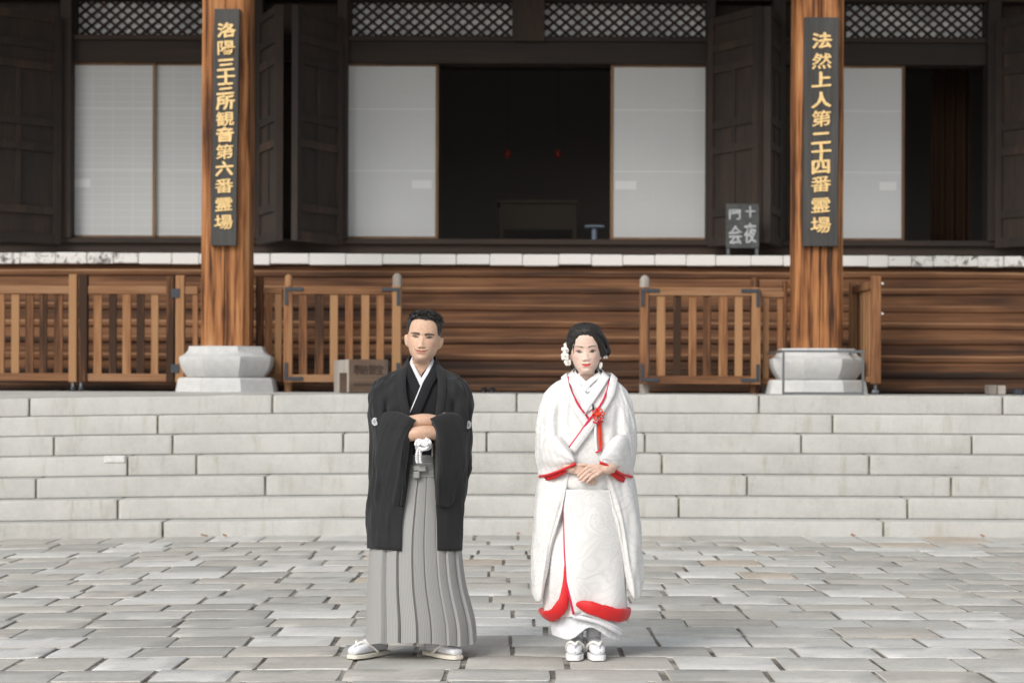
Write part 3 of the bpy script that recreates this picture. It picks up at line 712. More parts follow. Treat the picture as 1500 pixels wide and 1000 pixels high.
# wooden box with characters
def wood_box():
    d = 20.35; t = thing('wooden_box', (PX(525, d), d, LAND), 'weathered wooden box with faint brushed characters and carrying slot', 'box')
    x0, x1, xs = PX(511, d), PX(565, d), PX(483, d); z1, z0 = PZ(527, d), LAND + .005
    xa = PX(483, d + .25)
    mb = MB().box(x0, x1, d, d + .03, z0, z1, .004); mb.build('front_panel', MT['box'], t)
    v = [(x0 - .001, d + .01, z0), (x0 - .001, d + .01, z1), (x0 - .18, d + .32, z1 - .01), (x0 - .18, d + .32, z0), (x0 + .02, d + .02, z0), (x0 + .02, d + .02, z1), (x0 - .15, d + .33, z1 - .01), (x0 - .15, d + .33, z0)]
    MB().add(v, [(0, 1, 2, 3), (7, 6, 5, 4), (0, 4, 5, 1), (1, 5, 6, 2), (2, 6, 7, 3), (3, 7, 4, 0)]).build('side_panel', MT['greywood'], t)
    MB().box(x1 - .03, x1 + .0, d + .031, d + .32, z0, z1, .004).build('side_panel', MT['greywood'], t)
    MB().box(x0 - .14, x1, d + .325, d + .35, z0, z1).build('back_panel', MT['box'], t)
    MB().box(x0 - .1, x1 - .03, d + .05, d + .3, z0, z0 + .2).build('contents', MT['box'], t)
    MB().box(PX(518, d), PX(551, d), d - .003, d + .01, PZ(566, d), PZ(562, d)).build('slot', MT['char_ink'], t)
    for ch, x in zip('奉納御宝', (523, 533, 545, 556)): letter(ch, x, 542, 11, 15, d - .0005, .002, MT['char_ink'], t, slant=.02, offset=.002, bold=.25)
wood_box()
# pair of dark shoes left on the lowest tread
for k, (x, lab) in enumerate(((709, 'dark shoe left at the foot of the stairs, its mate beside it'), (721, 'dark shoe left at the foot of the stairs, its mate beside it'))):
    d = 21.5; X = PX(x, d); mb = MB(); rows = []
    for s in np.linspace(0, 1, 12):
        w = .04 * (math.sin(math.pi * min(1, s * .92 + .08)) ** .5) ; h = .075 * (1 - .5 * s) * (math.sin(math.pi * min(1, .12 + s * .85)) ** .4)
        rows.append([(X + w * math.cos(a), d - .12 + .26 * (1 - s), LAND + .003 + max(0, h * (.5 + .5 * math.sin(a)))) for a in np.linspace(0, 2 * math.pi, 14, endpoint=False)])
    o = mb.grid(np.array(rows), cu=True, cap0=True, cap1=True).build('shoe', plain('shoe_leather', (.02, .02, .022), .5), None, smooth=True)
    tag(o, lab, 'shoe', 'pair of shoes by the stairs')
# blocks by the right stair foot
for x0, x1, y0, lab in ((1449, 1474, 561, 'short grey timber block standing by the stair foot'), (1487, 1512, 570, 'low dark stone block beside the grey timber block')):
    d = 20.9; z0 = LAND + .003; z1 = max(PZ(y0, d), z0 + .06)
    t = thing('timber_block' if x0 < 1480 else 'stone_block', (PX(x0, d), d, LAND), lab, 'block')
    xm = (PX(x0, d) + PX(x1, d)) / 2
    MB().box(PX(x0, d), xm - .004, d, d + .2, z0, z1, .01).build('block_half', MT['greywood'] if x0 < 1480 else MT['iron'], t); MB().box(xm + .004, PX(x1, d), d + .004, d + .2, z0, z1 - .004, .01).build('block_half', MT['greywood'] if x0 < 1480 else MT['iron'], t)
# ================================================================== PEOPLE
def skin_mat(name, rough=.5):
    m, nt, b = newmat(name); a = nd(nt, 'VertexColor', layer_name='Col')
    n = noise(nt, coords(nt, shift=False), 90, 4, .6); c = mix(nt, .12, a.outputs[0], ramp(nt, n, [(.35, (.30, .14, .09)), (.65, (.95, .75, .62))]))
    nt.links.new(c, b.inputs['Base Color']); b.inputs['Roughness'].default_value = rough; b.inputs['Specular IOR Level'].default_value = .35
    b.inputs['Subsurface Weight'].default_value = .3; b.inputs['Subsurface Radius'].default_value = (.012, .005, .003); b.inputs['Subsurface Scale'].default_value = .6
    return m
MT['skin'] = skin_mat('skin')
def hair_mat():
    m, nt, b = newmat('black_hair'); v = coords(nt, (26, 1.2, 1), shift=False, kind='UV'); n = noise(nt, v, 1.6, 5, .7)
    c = ramp(nt, n, [(.38, (.007, .006, .006)), (.62, (.034, .027, .024))]); nt.links.new(c, b.inputs['Base Color']); b.inputs['Roughness'].default_value = .4
    b.inputs['Specular IOR Level'].default_value = .5; bump(nt, b, n, .7, .004); return m
MT['hair'] = hair_mat()
def cloth(name, c, rough=.85, weave=350, amp=.2, sheen=.15, spec=.2, fold=.0):
    m, nt, b = newmat(name); v = coords(nt, shift=False); n = noise(nt, v, weave, 2, .6); big = noise(nt, v, 12, 4, .6)
    f = math_(nt, 'ADD', math_(nt, 'MULTIPLY', n, .5), math_(nt, 'MULTIPLY', big, .5))
    cc = ramp(nt, f, [(.3, tuple(x * (1 - amp) for x in c)), (.7, tuple(min(.95, x * (1 + amp)) for x in c))]); nt.links.new(cc, b.inputs['Base Color'])
    b.inputs['Roughness'].default_value = rough; b.inputs['Sheen Weight'].default_value = sheen; b.inputs['Specular IOR Level'].default_value = spec
    bump(nt, b, math_(nt, 'ADD', math_(nt, 'MULTIPLY', n, .15), big), .25, .006); return m
MT['black'] = cloth('black_silk', (.021, .0215, .023), .85, amp=.25, sheen=.12)
MT['blackk'] = cloth('black_kimono', (.014, .0145, .017), .85, amp=.25, sheen=.1)
MT['obi'] = cloth('navy_sash', (.02, .02, .035), .8)
MT['white'] = cloth('white_cotton', (.70, .71, .745), .85, amp=.05)
MT['cord'] = cloth('white_cord', (.80, .80, .82), .8, weave=500, amp=.15)
MT['straw'] = cloth('straw', (.70, .65, .56), .8, weave=260, amp=.2)
MT['red'] = cloth('red_silk', (.60, .015, .018), .55, amp=.1, spec=.35)
MT['crimson'] = cloth('crimson_piping', (.62, .008, .055), .5, amp=.1, spec=.35)
MT['redcord'] = cloth('red_cord', (.70, .045, .02), .6, amp=.15)
MT['pearl'] = cloth('petal_white', (.82, .80, .75), .6, amp=.05)
def hakama_mat():
    m, nt, b = newmat('striped_silk'); tc = nt.nodes.new('ShaderNodeTexCoord'); sp = nt.nodes.new('ShaderNodeSeparateXYZ'); nt.links.new(tc.outputs['UV'], sp.inputs[0])
    s = math_(nt, 'SINE', math_(nt, 'MULTIPLY', sp.outputs[0], 2 * math.pi / .0088)); s2 = math_(nt, 'ADD', math_(nt, 'MULTIPLY', s, .5), .5)
    c = ramp(nt, s2, [(.25, (.26, .26, .255)), (.7, (.345, .345, .335))]); nt.links.new(c, b.inputs['Base Color']); b.inputs['Roughness'].default_value = .7
    b.inputs['Sheen Weight'].default_value = .1; b.inputs['Specular IOR Level'].default_value = .25
    bump(nt, b, noise(nt, coords(nt, shift=False), 14, 4), .2, .006); return m
MT['hakama'] = hakama_mat()
def damask():
    m, nt, b = newmat('white_damask'); v = coords(nt, (1, .6, 1), shift=False)
    wv = nd(nt, 'TexVoronoi', i_Scale=34.0); wv.feature = 'F1'; nt.links.new(v, wv.inputs['Vector'])
    patch = ramp(nt, noise(nt, v, 5.0, 3, .5), [(.50, (0, 0, 0)), (.53, (1, 1, 1))]); cn = math_(nt, 'FRACT', math_(nt, 'MULTIPLY', noise(nt, v, 4.2, 1.2, .4, 1.2), 7.0)); ln = ramp(nt, math_(nt, 'ABSOLUTE', math_(nt, 'SUBTRACT', cn, .5)), [(.03, (1, 1, 1)), (.07, (0, 0, 0)), (.36, (0, 0, 0)), (.42, (.55, .55, .55))])
    rings = ramp(nt, wv.outputs['Distance'], [(.25, (1, 1, 1)), (.33, (0, 0, 0)), (.5, (0, 0, 0)), (.56, (1, 1, 1))])
    pat = mix(nt, patch, ln, mix(nt, .6, ln, rings))
    c = mix(nt, math_(nt, 'MULTIPLY', pat, .42), (.755, .75, .742), (.55, .55, .56)); nt.links.new(c, b.inputs['Base Color'])
    rr = nd(nt, 'MapRange'); rr.inputs[3].default_value = .62; rr.inputs[4].default_value = .42; nt.links.new(pat, rr.inputs[0]); nt.links.new(rr.outputs[0], b.inputs['Roughness'])
    b.inputs['Specular IOR Level'].default_value = .35; b.inputs['Sheen Weight'].default_value = .1
    bump(nt, b, math_(nt, 'ADD', math_(nt, 'MULTIPLY', pat, .25), noise(nt, v, 16, 4)), .3, .006); return m
MT['damask'] = damask()
MT['silk'] = cloth('white_silk', (.77, .77, .775), .6, amp=.04, spec=.35)

class Person:
    def __init__(self, xc): self.rx = PX(xc, D1); self.k = D1 / F
    def L(self, x, y, yl=0.0):
        d = D1 + yl; return np.array([(x - 750) * d / F - self.rx, yl, HC + (YH - y) * d / F])

# ---- head and trunk surface, units of head height (chin 0, crown 1); rows: front(z,y) side(z,x) back(z,y)
HR = [(1.0, -.02, 1.0, .02, 1.0, .02), (.985, -.15, .985, .13, .98, .16), (.94, -.265, .935, .235, .93, .285), (.865, -.338, .85, .295, .83, .375),
      (.75, -.370, .73, .320, .70, .42), (.63, -.378, .60, .325, .58, .415), (.51, -.362, .48, .318, .46, .385), (.40, -.366, .38, .305, .34, .335),
      (.30, -.372, .29, .286, .22, .27), (.20, -.374, .205, .258, .10, .22), (.115, -.366, .13, .222, 0.0, .2), (.045, -.342, .075, .185, -.08, .195),
      (.0, -.285, .03, .17, -.14, .2), (-.03, -.185, -.04, .195, -.2, .2), (-.12, -.125, -.13, .208, -.27, .205), (-.25, -.115, -.25, .218, -.33, .22),
      (-.37, -.14, -.35, .28, -.40, .25), (-.52, -.21, -.44, .48, -.52, .29), (-.9, -.32, -.62, .62, -.9, .34), (-1.6, -.33, -1.4, .60, -1.6, .34), (-2.4, -.32, -2.3, .55, -2.4, .34), (-2.75, -.2, -2.7, .3, -2.75, .2)]
def body_grid(h, wid, nphi=200, seg=18):
    a = np.array(HR); n1 = 13 * seg; rows = np.vstack([catmull(a[:15], n1), catmull(a[14:], 40)[1:]])
    th = np.linspace(0, 2 * math.pi, nphi, endpoint=False); phi = th - .5 * np.sin(th)
    s, c = np.sin(phi), np.cos(phi)
    S_ = np.sign(s) * np.abs(s) ** .9; C_ = np.sign(c) * np.abs(c) ** .93
    P = np.zeros((len(rows), nphi, 3))
    for i, (zf, yf, zs, xs, zb, yb) in enumerate(rows):
        P[i, :, 0] = xs * S_ * (wid if zs > -.3 else 1); P[i, :, 1] = np.where(c > 0, yf * C_, -yb * C_)
        w = c * c; P[i, :, 2] = np.where(c > 0, zf, zb) * w + zs * (1 - w)
    return P, phi
def face(P, phi, pr):
    x, y, z = P[..., 0].copy(), P[..., 1].copy(), P[..., 2].copy(); fr = np.cos(phi)[None, :] > .15; fw = sstep(.1, .45, np.cos(phi))[None, :] * np.ones_like(x)
    g = lambda x0, z0, sx, sz: np.exp(-((x - x0) / sx) ** 2 - ((z - z0) / sz) ** 2); g2 = lambda x0, z0, sx, sz: g(x0, z0, sx, sz) + g(-x0, z0, sx, sz)
    ez, nz, mz, bz = pr['eye'], pr['nose'], pr['mouth'], pr['brow']; d = np.zeros_like(x)
    t = np.clip((ez + .03 - z) / (ez + .03 - nz - .025), 0, 1); A = pr['nl'] * (.12 + .88 * t ** 1.25) * sstep(nz - .045, nz + .04, z) * (1 - sstep(ez + .02, ez + .10, z)); w = .030 + .022 * t
    d -= A * np.exp(-(x / w) ** 2); d -= .026 * g2(.050, nz + .014, .030, .028); d += .010 * g2(.03, nz - .018, .014, .010)
    d += .024 * g2(.135, ez + .005, .085, .050); d -= .020 * g2(.135, ez, .062, .028); d -= .014 * g2(.12, bz + .01, .10, .03)
    d -= .010 * g2(.19, ez - .13, .08, .07)
    cu = pr['smile']; xm = np.clip(np.abs(x) / .11, 0, 1.3); zl = mz + cu * xm ** 2
    lipw = np.exp(-(x / pr['mw']) ** 4)
    d -= pr['lip'] * lipw * np.exp(-((z - zl - .024) / .017) ** 2); d -= pr['lip'] * 1.15 * np.exp(-(x / (pr['mw'] * .85)) ** 4) * np.exp(-((z - zl + .026) / .020) ** 2)
    d += .018 * np.exp(-(x / (pr['mw'] * 1.15)) ** 4) * np.exp(-((z - zl) / .007) ** 2); d += .012 * g(0, mz - .075, .09, .022); d -= .018 * g(0, .05, .09, .05); d += .006 * g(0, mz + .06, .014, .03)
    lid = lambda sx: np.exp(-(((np.abs(x) - .135)) / .065) ** 4) * np.exp(-((z - ez - pr['eh'] - .012 - .012 * (1 - ((np.abs(x) - .135) / .065) ** 2)) / .007) ** 2)
    d -= .007 * lid(1)
    P[..., 1] = y + d * fw
    # ears
    for sg in (-1, 1):
        m = (np.sign(x) == sg) & (np.abs(x) > .2) & (y > -.12)
        e = ((y - .02 - (z - .42) * .18) / .066) ** 2 + ((z - .42) / .135) ** 2; k = np.clip(1 - e, 0, 1); out = .115 * np.sqrt(k) * (1 - .55 * np.exp(-e * 6)) * (.55 + .45 * np.clip((y + .02) / .1, 0, 1))
        P[..., 0] += np.where(m, sg * out * pr['ear'], 0)
    # colour
    c = np.ones(x.shape + (3,)) * np.array(pr['skin'])
    def paint(mask, col):
        mk = np.clip(mask, 0, 1)[..., None]; c[:] = c * (1 - mk) + np.array(col) * mk
    blush = .35 * g2(.2, ez - .12, .09, .06) * fw; paint(blush, pr['blush'])
    if pr.get('stubble'): paint(.30 * fw * np.clip(g(0, mz + .055, .12, .022) + g(0, .03, .16, .07) + .6 * g2(.2, .12, .07, .08), 0, 1), (.22, .17, .15))
    paint(.32 * fw * g2(.14, ez + .028, .08, .03), pr['shadow'])
    up = (np.abs(x) < pr['mw'] * 1.12); prof = np.clip(1 - (np.abs(x) / (pr['mw'] * 1.12)) ** 2, 0, 1)
    top = zl + pr['lu'] * prof ** .7 - .008 * np.exp(-(x / .018) ** 2); bot = zl - pr['ll'] * prof ** .8
    paint(fw * pr['lipm'] * sstep(-.003, .003, top - z) * sstep(-.003, .003, z - bot) * up, pr['lipc']); paint(fw * .75 * up * np.exp(-((z - zl) / .004) ** 2), pr['mouthc'])
    paint(fw * .85 * g2(.030, nz - .012, .014, .009), (.10, .04, .03))
    ax = np.abs(x)
    bt = np.clip((ax - pr['b0']) / (pr['b1'] - pr['b0']), 0, 1); bzc = bz + pr['barch'] * np.sin(bt * 2.3) - .01; bth = pr['bth'] * (1 - .65 * bt ** 2)
    paint(fw * .9 * sstep(-.006, .006, bth - np.abs(z - bzc)) * sstep(pr['b0'] - .012, pr['b0'] + .01, ax) * (1 - sstep(pr['b1'] - .02, pr['b1'] + .01, ax)), pr['browc'])
    u = (ax - .137) / .066; slant = .012 * u; alm = np.clip(1 - u * u, 0, 1) ** .75
    ztop = ez + slant + pr['eh'] * alm; zbot = ez + slant - pr['eh'] * .72 * alm; ins = sstep(-.002, .002, ztop - z) * sstep(-.002, .002, z - zbot) * (np.abs(u) < 1) * fw
    paint(ins, pr.get('wh', (.42, .37, .35))); iris = sstep(-.003, .003, pr.get('ir', .033) - np.hypot(ax - .137, z - ez - .003)) * ins; paint(iris, (.030, .017, .012)); paint(sstep(-.002, .002, .012 - np.hypot(ax - .137, z - ez - .003)) * ins, (.006, .005, .005))
    lash = np.exp(-((z - ztop - .003) / (pr['lash'])) ** 2) * (np.abs(u) < 1.12) * fw; paint(.92 * lash, (.018, .012, .010)); paint(.35 * np.exp(-((z - zbot) / .004) ** 2) * (np.abs(u) < 1) * fw, (.10, .05, .04))
    return P, c

def tilt_head(P, tilt, turn, nod, pivot, z0, z1):
    w = sstep(z0, z1, P[..., 2])[..., None]; M3 = np.array(Matrix.Rotation(tilt, 3, 'Y') @ Matrix.Rotation(nod, 3, 'X') @ Matrix.Rotation(turn, 3, 'Z'))
    Q = (P - pivot) @ M3.T + pivot; return P * (1 - w) + Q * w

def hair_shell(P, phi, hl, thick, h, seed, rows_end, noise_amp=.3, pull=None):
    """offset copy of the scalp: hl(phi) lowest z of the hair, thick(phi,z) thickness; returns point grid + mask"""
    G = P[:rows_end].copy(); N = G - np.array([0, .03 * h, .52 * h]); N /= np.linalg.norm(N, axis=2)[..., None]
    z = G[..., 2] / h; ph = np.abs(((phi + math.pi) % (2 * math.pi)) - math.pi)[None, :] * np.ones_like(z)
    lim = hl(ph, np.sign(np.sin(phi))[None, :] * np.ones_like(z)); inside = z - lim
    t = thick(ph, z) * sstep(-.005, .10, inside) ** .6
    cl = 1 + noise_amp * (wob(ph * 16, z * 9, seed) * .6 + wob(ph * 40 * np.sign(np.sin(phi))[None, :], z * 16, seed + 1) * .5)
    t = np.where(inside > -.012, t * cl + .004, -.03)
    return G + N * (t * h)[..., None], inside > -.02
def mask_grid(P, mask, cu=True):
    nr, nc = mask.shape; idx = -np.ones(mask.shape, int); k = 0; vs = []
    mk = mask.copy()
    f = []
    for i in range(nr - 1):
        for j in range(nc):
            j2 = (j + 1) % nc
            if mask[i, j] and mask[i, j2] and mask[i + 1, j2] and mask[i + 1, j]: f.append((i * nc + j, i * nc + j2, (i + 1) * nc + j2, (i + 1) * nc + j))
    used = sorted(set(a for q in f for a in q)); mp = {a: b for b, a in enumerate(used)}
    return P.reshape(-1, 3)[used], [tuple(mp[a] for a in q) for q in f], used

# ---- garments
def loft_rows(pe, rows, nphi=160, n=60, psi_open=True):
    """rows: (y_px, x_left, x_right, front depth, back depth, exponent, open_left, open_right)"""
    a = np.array(rows, float); A = catmull(a, n); out = []
    for (yp, xl, xr, df, db, p, ol, orr) in A:
        xc = (xl + xr) / 2; W = (xr - xl) / 2 * pe.k; e = 2 / p; cx = (xc - 750) * pe.k - pe.rx; z = HC + (YH - yp) * pe.k
        def ang(px): t = min(.98, max(0, abs(px - xc) / ((xr - xl) / 2))); return math.asin(t ** (1 / e))
        if ol or orr: ps = np.linspace(ang(ol) if ol < xc else -ang(ol), 2 * math.pi - (ang(orr) if orr > xc else -ang(orr)), nphi)
        else: ps = np.linspace(0, 2 * math.pi, nphi, endpoint=False)
        s, c = np.sin(ps), np.cos(ps); X = cx - W * np.sign(s) * np.abs(s) ** e; C = np.sign(c) * np.abs(c) ** e
        Y = np.where(c > 0, -df * C, -db * C); out.append(np.stack([X, Y, np.full(nphi, z)], 1))
    return np.array(out)
def pouch(stations, m=40, n=44, fold=.0, seed=0, bow=None):
    """hanging sleeve: stations (T, B, half thickness top, bottom)"""
    T = catmull([s[0] for s in stations], m); B = catmull([s[1] for s in stations], m); tt = catmull([[s[2], s[3]] for s in stations], m)
    mid = T * .6 + B * .4; tg = np.gradient(mid, axis=0); N = np.stack([tg[:, 1], -tg[:, 0], np.zeros(m)], 1); N /= np.linalg.norm(N, axis=1)[:, None] + 1e-9
    a = np.linspace(0, 2 * math.pi, n, endpoint=False); v = (1 - np.cos(a)) / 2; P = np.zeros((m, n, 3))
    for i in range(m):
        th = tt[i, 0] * (1 - v) + tt[i, 1] * v; P[i] = T[i] + (B[i] - T[i]) * v[:, None] + N[i] * (np.sign(np.sin(a)) * np.abs(np.sin(a)) ** .7 * th)[:, None]
        if fold:
            u = i / m; P[i] += N[i] * (fold * wob(v * 5 + u * 3, u * 9 + v * 1.5, seed) * (.3 + v))[:, None]
    if bow is not None:
        w = np.linspace(0, 1, m)[:, None, None] ** 3; P = P + w * (6.75 * v * (1 - v) ** 2)[None, :, None] * np.array(bow)
    return P
def bvh_of(pe, *objs):
    vs, fs = [], []
    for o in objs:
        b = len(vs); vs += [tuple(v.co) for v in o.data.vertices]; fs += [tuple(i + b for i in p.vertices) for p in o.data.polygons]
    return BVHTree.FromPolygons(vs, fs)
def drape(pe, bvh, px, lift=.004, n=30):
    """photo polyline laid on the garment it touches"""
    q = catmull(np.array(px, float), n); pts = []; nr = []; last = None
    o = Vector((-pe.rx, -D1, HC))
    for x, y in q:
        t = Vector(tuple(pe.L(x, y, 0))); h = bvh.ray_cast(o, (t - o).normalized())
        if h[0] is None:
            if last is None: continue
            p = t.copy(); p.y = last[0].y; nn = last[1]
        else:
            nn = h[1] if h[1].y < 0 else -h[1]; p = h[0]
        last = (p, nn); pts.append(tuple(p + nn * lift)); nr.append(tuple(nn))
    return np.array(pts), np.array(nr)
def ribbon(pts, nr, width, thick, taper=None, side=0.0):
    pts = np.array(pts); m = len(pts); k = 5
    for _ in range(2): pts[1:-1] = (pts[:-2] + pts[1:-1] * 2 + pts[2:]) / 4
    nr = np.array(nr)
    for _ in range(6): nr[1:-1] = (nr[:-2] + nr[1:-1] * 2 + nr[2:]) / 4
    T = np.gradient(pts, axis=0); T /= np.linalg.norm(T, axis=1)[:, None] + 1e-9; W = np.cross(T, nr); W /= np.linalg.norm(W, axis=1)[:, None] + 1e-9
    w = (np.full(m, width) if taper is None else width * np.asarray(taper))[:, None]; c = pts + W * w * side
    sec = [(-.5, -.3), (-.5, .5), (-.44, 1), (.44, 1), (.5, .5), (.5, -.3)]
    return np.array([[c[i] + W[i] * w[i] * a + nr[i] * thick * b for a, b in sec] for i in range(m)])
def displace(P, cu, amp, f): return P + gnormals(P, cu) * (amp * f)[..., None]

def remesh_skin(mb, voxel, smooth_n=4):
    me = bpy.data.meshes.new('arm'); me.from_pydata(mb.v, [], mb.f); bm = bmesh.new(); bm.from_mesh(me); bmesh.ops.recalc_face_normals(bm, faces=bm.faces); bm.to_mesh(me); bm.free()
    o = bpy.data.objects.new('arm', me); COL.objects.link(o)
    r = o.modifiers.new('r', 'REMESH'); r.mode = 'VOXEL'; r.voxel_size = voxel; s = o.modifiers.new('s', 'SMOOTH'); s.iterations = smooth_n; s.factor = .5
    bpy.context.view_layer.update(); dg = bpy.context.evaluated_depsgraph_get(); e = bpy.data.meshes.new_from_object(o.evaluated_get(dg))
    v = [tuple(p.co) for p in e.vertices]; f = [tuple(p.vertices) for p in e.polygons]
    bpy.data.objects.remove(o); bpy.data.meshes.remove(me); bpy.data.meshes.remove(e); return v, f
def finger(mb, pts, r0, r1): mb.tube(catmull(pts, 14), np.linspace(r0, r1, 14), 10)

def make_body(name, pe, h, chin, pr, arms, tilt, turn, nod, root, label):
    P, phi = body_grid(h, pr['wid']); P, c = face(P, phi, pr); P = P * h; Q = P.copy()
    hx, hy, hz = chin; off = np.array([hx, hy, hz]); piv = np.array([0, .02, -.05]); Pt = tilt_head(P, tilt, turn, nod, piv, -.09, -.01) + off
    mb = MB(); mb.grid(Pt, cu=True, cap0=True, cap1=True); col = [c.reshape(-1, 3)]
    for v, f in arms: mb.add(v, f); col.append(np.ones((len(v), 3)) * np.array(pr['hand']))
    o = mb.build(name, MT['skin'], None, smooth=True, col=np.vstack(col)); o.location = root; WLOC[o.name] = Vector((0, 0, 0)); tag(o, label, 'person')
    xf = lambda G: tilt_head(G, tilt, turn, nod, piv, -.09, -.01) + off
    return o, Q, phi, xf

def foot(pe, ang, cx, cy, parent, sole_m, tabi_m, strap_m, scale=1.0, lift=.022):
    ca, sa = math.cos(ang), math.sin(ang)
    def tr(p): x, y, z = p; return (cx + x * ca - y * sa, cy + x * sa + y * ca, z)      # local: toe towards -y
    out = []
    L = .135 * scale
    prof = [(-1.0, .022), (-.9, .034), (-.6, .045), (-.2, .047), (.2, .040), (.6, .037), (.9, .030), (1.0, .018)]
    pr = catmull(prof, 20); rows = [[tr((w * scale * sx, y * L, z)) for sx, z in ((-1, .004), (-1.02, lift * .5), (-1, lift - .002), (-.9, lift), (.9, lift), (1, lift - .002), (1.02, lift * .5), (1, .004))] for y, w in pr]
    zori = MB().grid(np.array(rows), cu=True, cap0=True, cap1=True).build('sandal', sole_m, parent, smooth=True, world_space=False)
    zori.data.set_sharp_from_angle(angle=R(50))
    # sock: toe to ankle
    sec = [(-.93, .026, .030), (-.80, .036, .040), (-.55, .041, .050), (-.2, .039, .062), (.15, .036, .080), (.45, .036, .100), (.68, .034, .085), (.86, .024, .05)]
    s = catmull(sec, 26); rows = []
    for y, w, hh in s:
        a = np.linspace(0, 2 * math.pi, 18, endpoint=False); rows.append([tr((w * scale * math.copysign(abs(math.cos(t)) ** .8, math.cos(t)), y * L, lift + hh * scale * (.5 + .5 * math.copysign(abs(math.sin(t)) ** .8, math.sin(t))))) for t in a])
    mb = MB().grid(np.array(rows), cu=True, cap0=True, cap1=True)
    mb.tube([tr((0, .42 * L, .07)), tr((0, .45 * L, .13)), tr((0, .45 * L, .22))], [.036, .036, .040], 16)
    # toe split
    sock = mb.build('sock', tabi_m, parent, smooth=True, world_space=False)
    MB().tube([tr((.008, -.92 * L, lift + .012)), tr((.008, -.85 * L, lift + .034)), tr((.008, -.74 * L, lift + .044))], .0035, 8).build('toe_split', MT['seam'], sock, smooth=True, world_space=False)
    mbs = MB()
    for sg in (-1, 1):
        mbs.tube(catmull([tr((.008, -.72 * L, lift + .048)), tr((.02 * sg, -.5 * L, lift + .058)), tr((.040 * sg, -.15 * L, lift + .035)), tr((.043 * sg, .15 * L, lift + .004))], 12), .0075, 8)
    mbs.build('strap', strap_m, zori, smooth=True, world_space=False)
MT['seam'] = plain('seam_grey', (.35, .36, .40), .9)
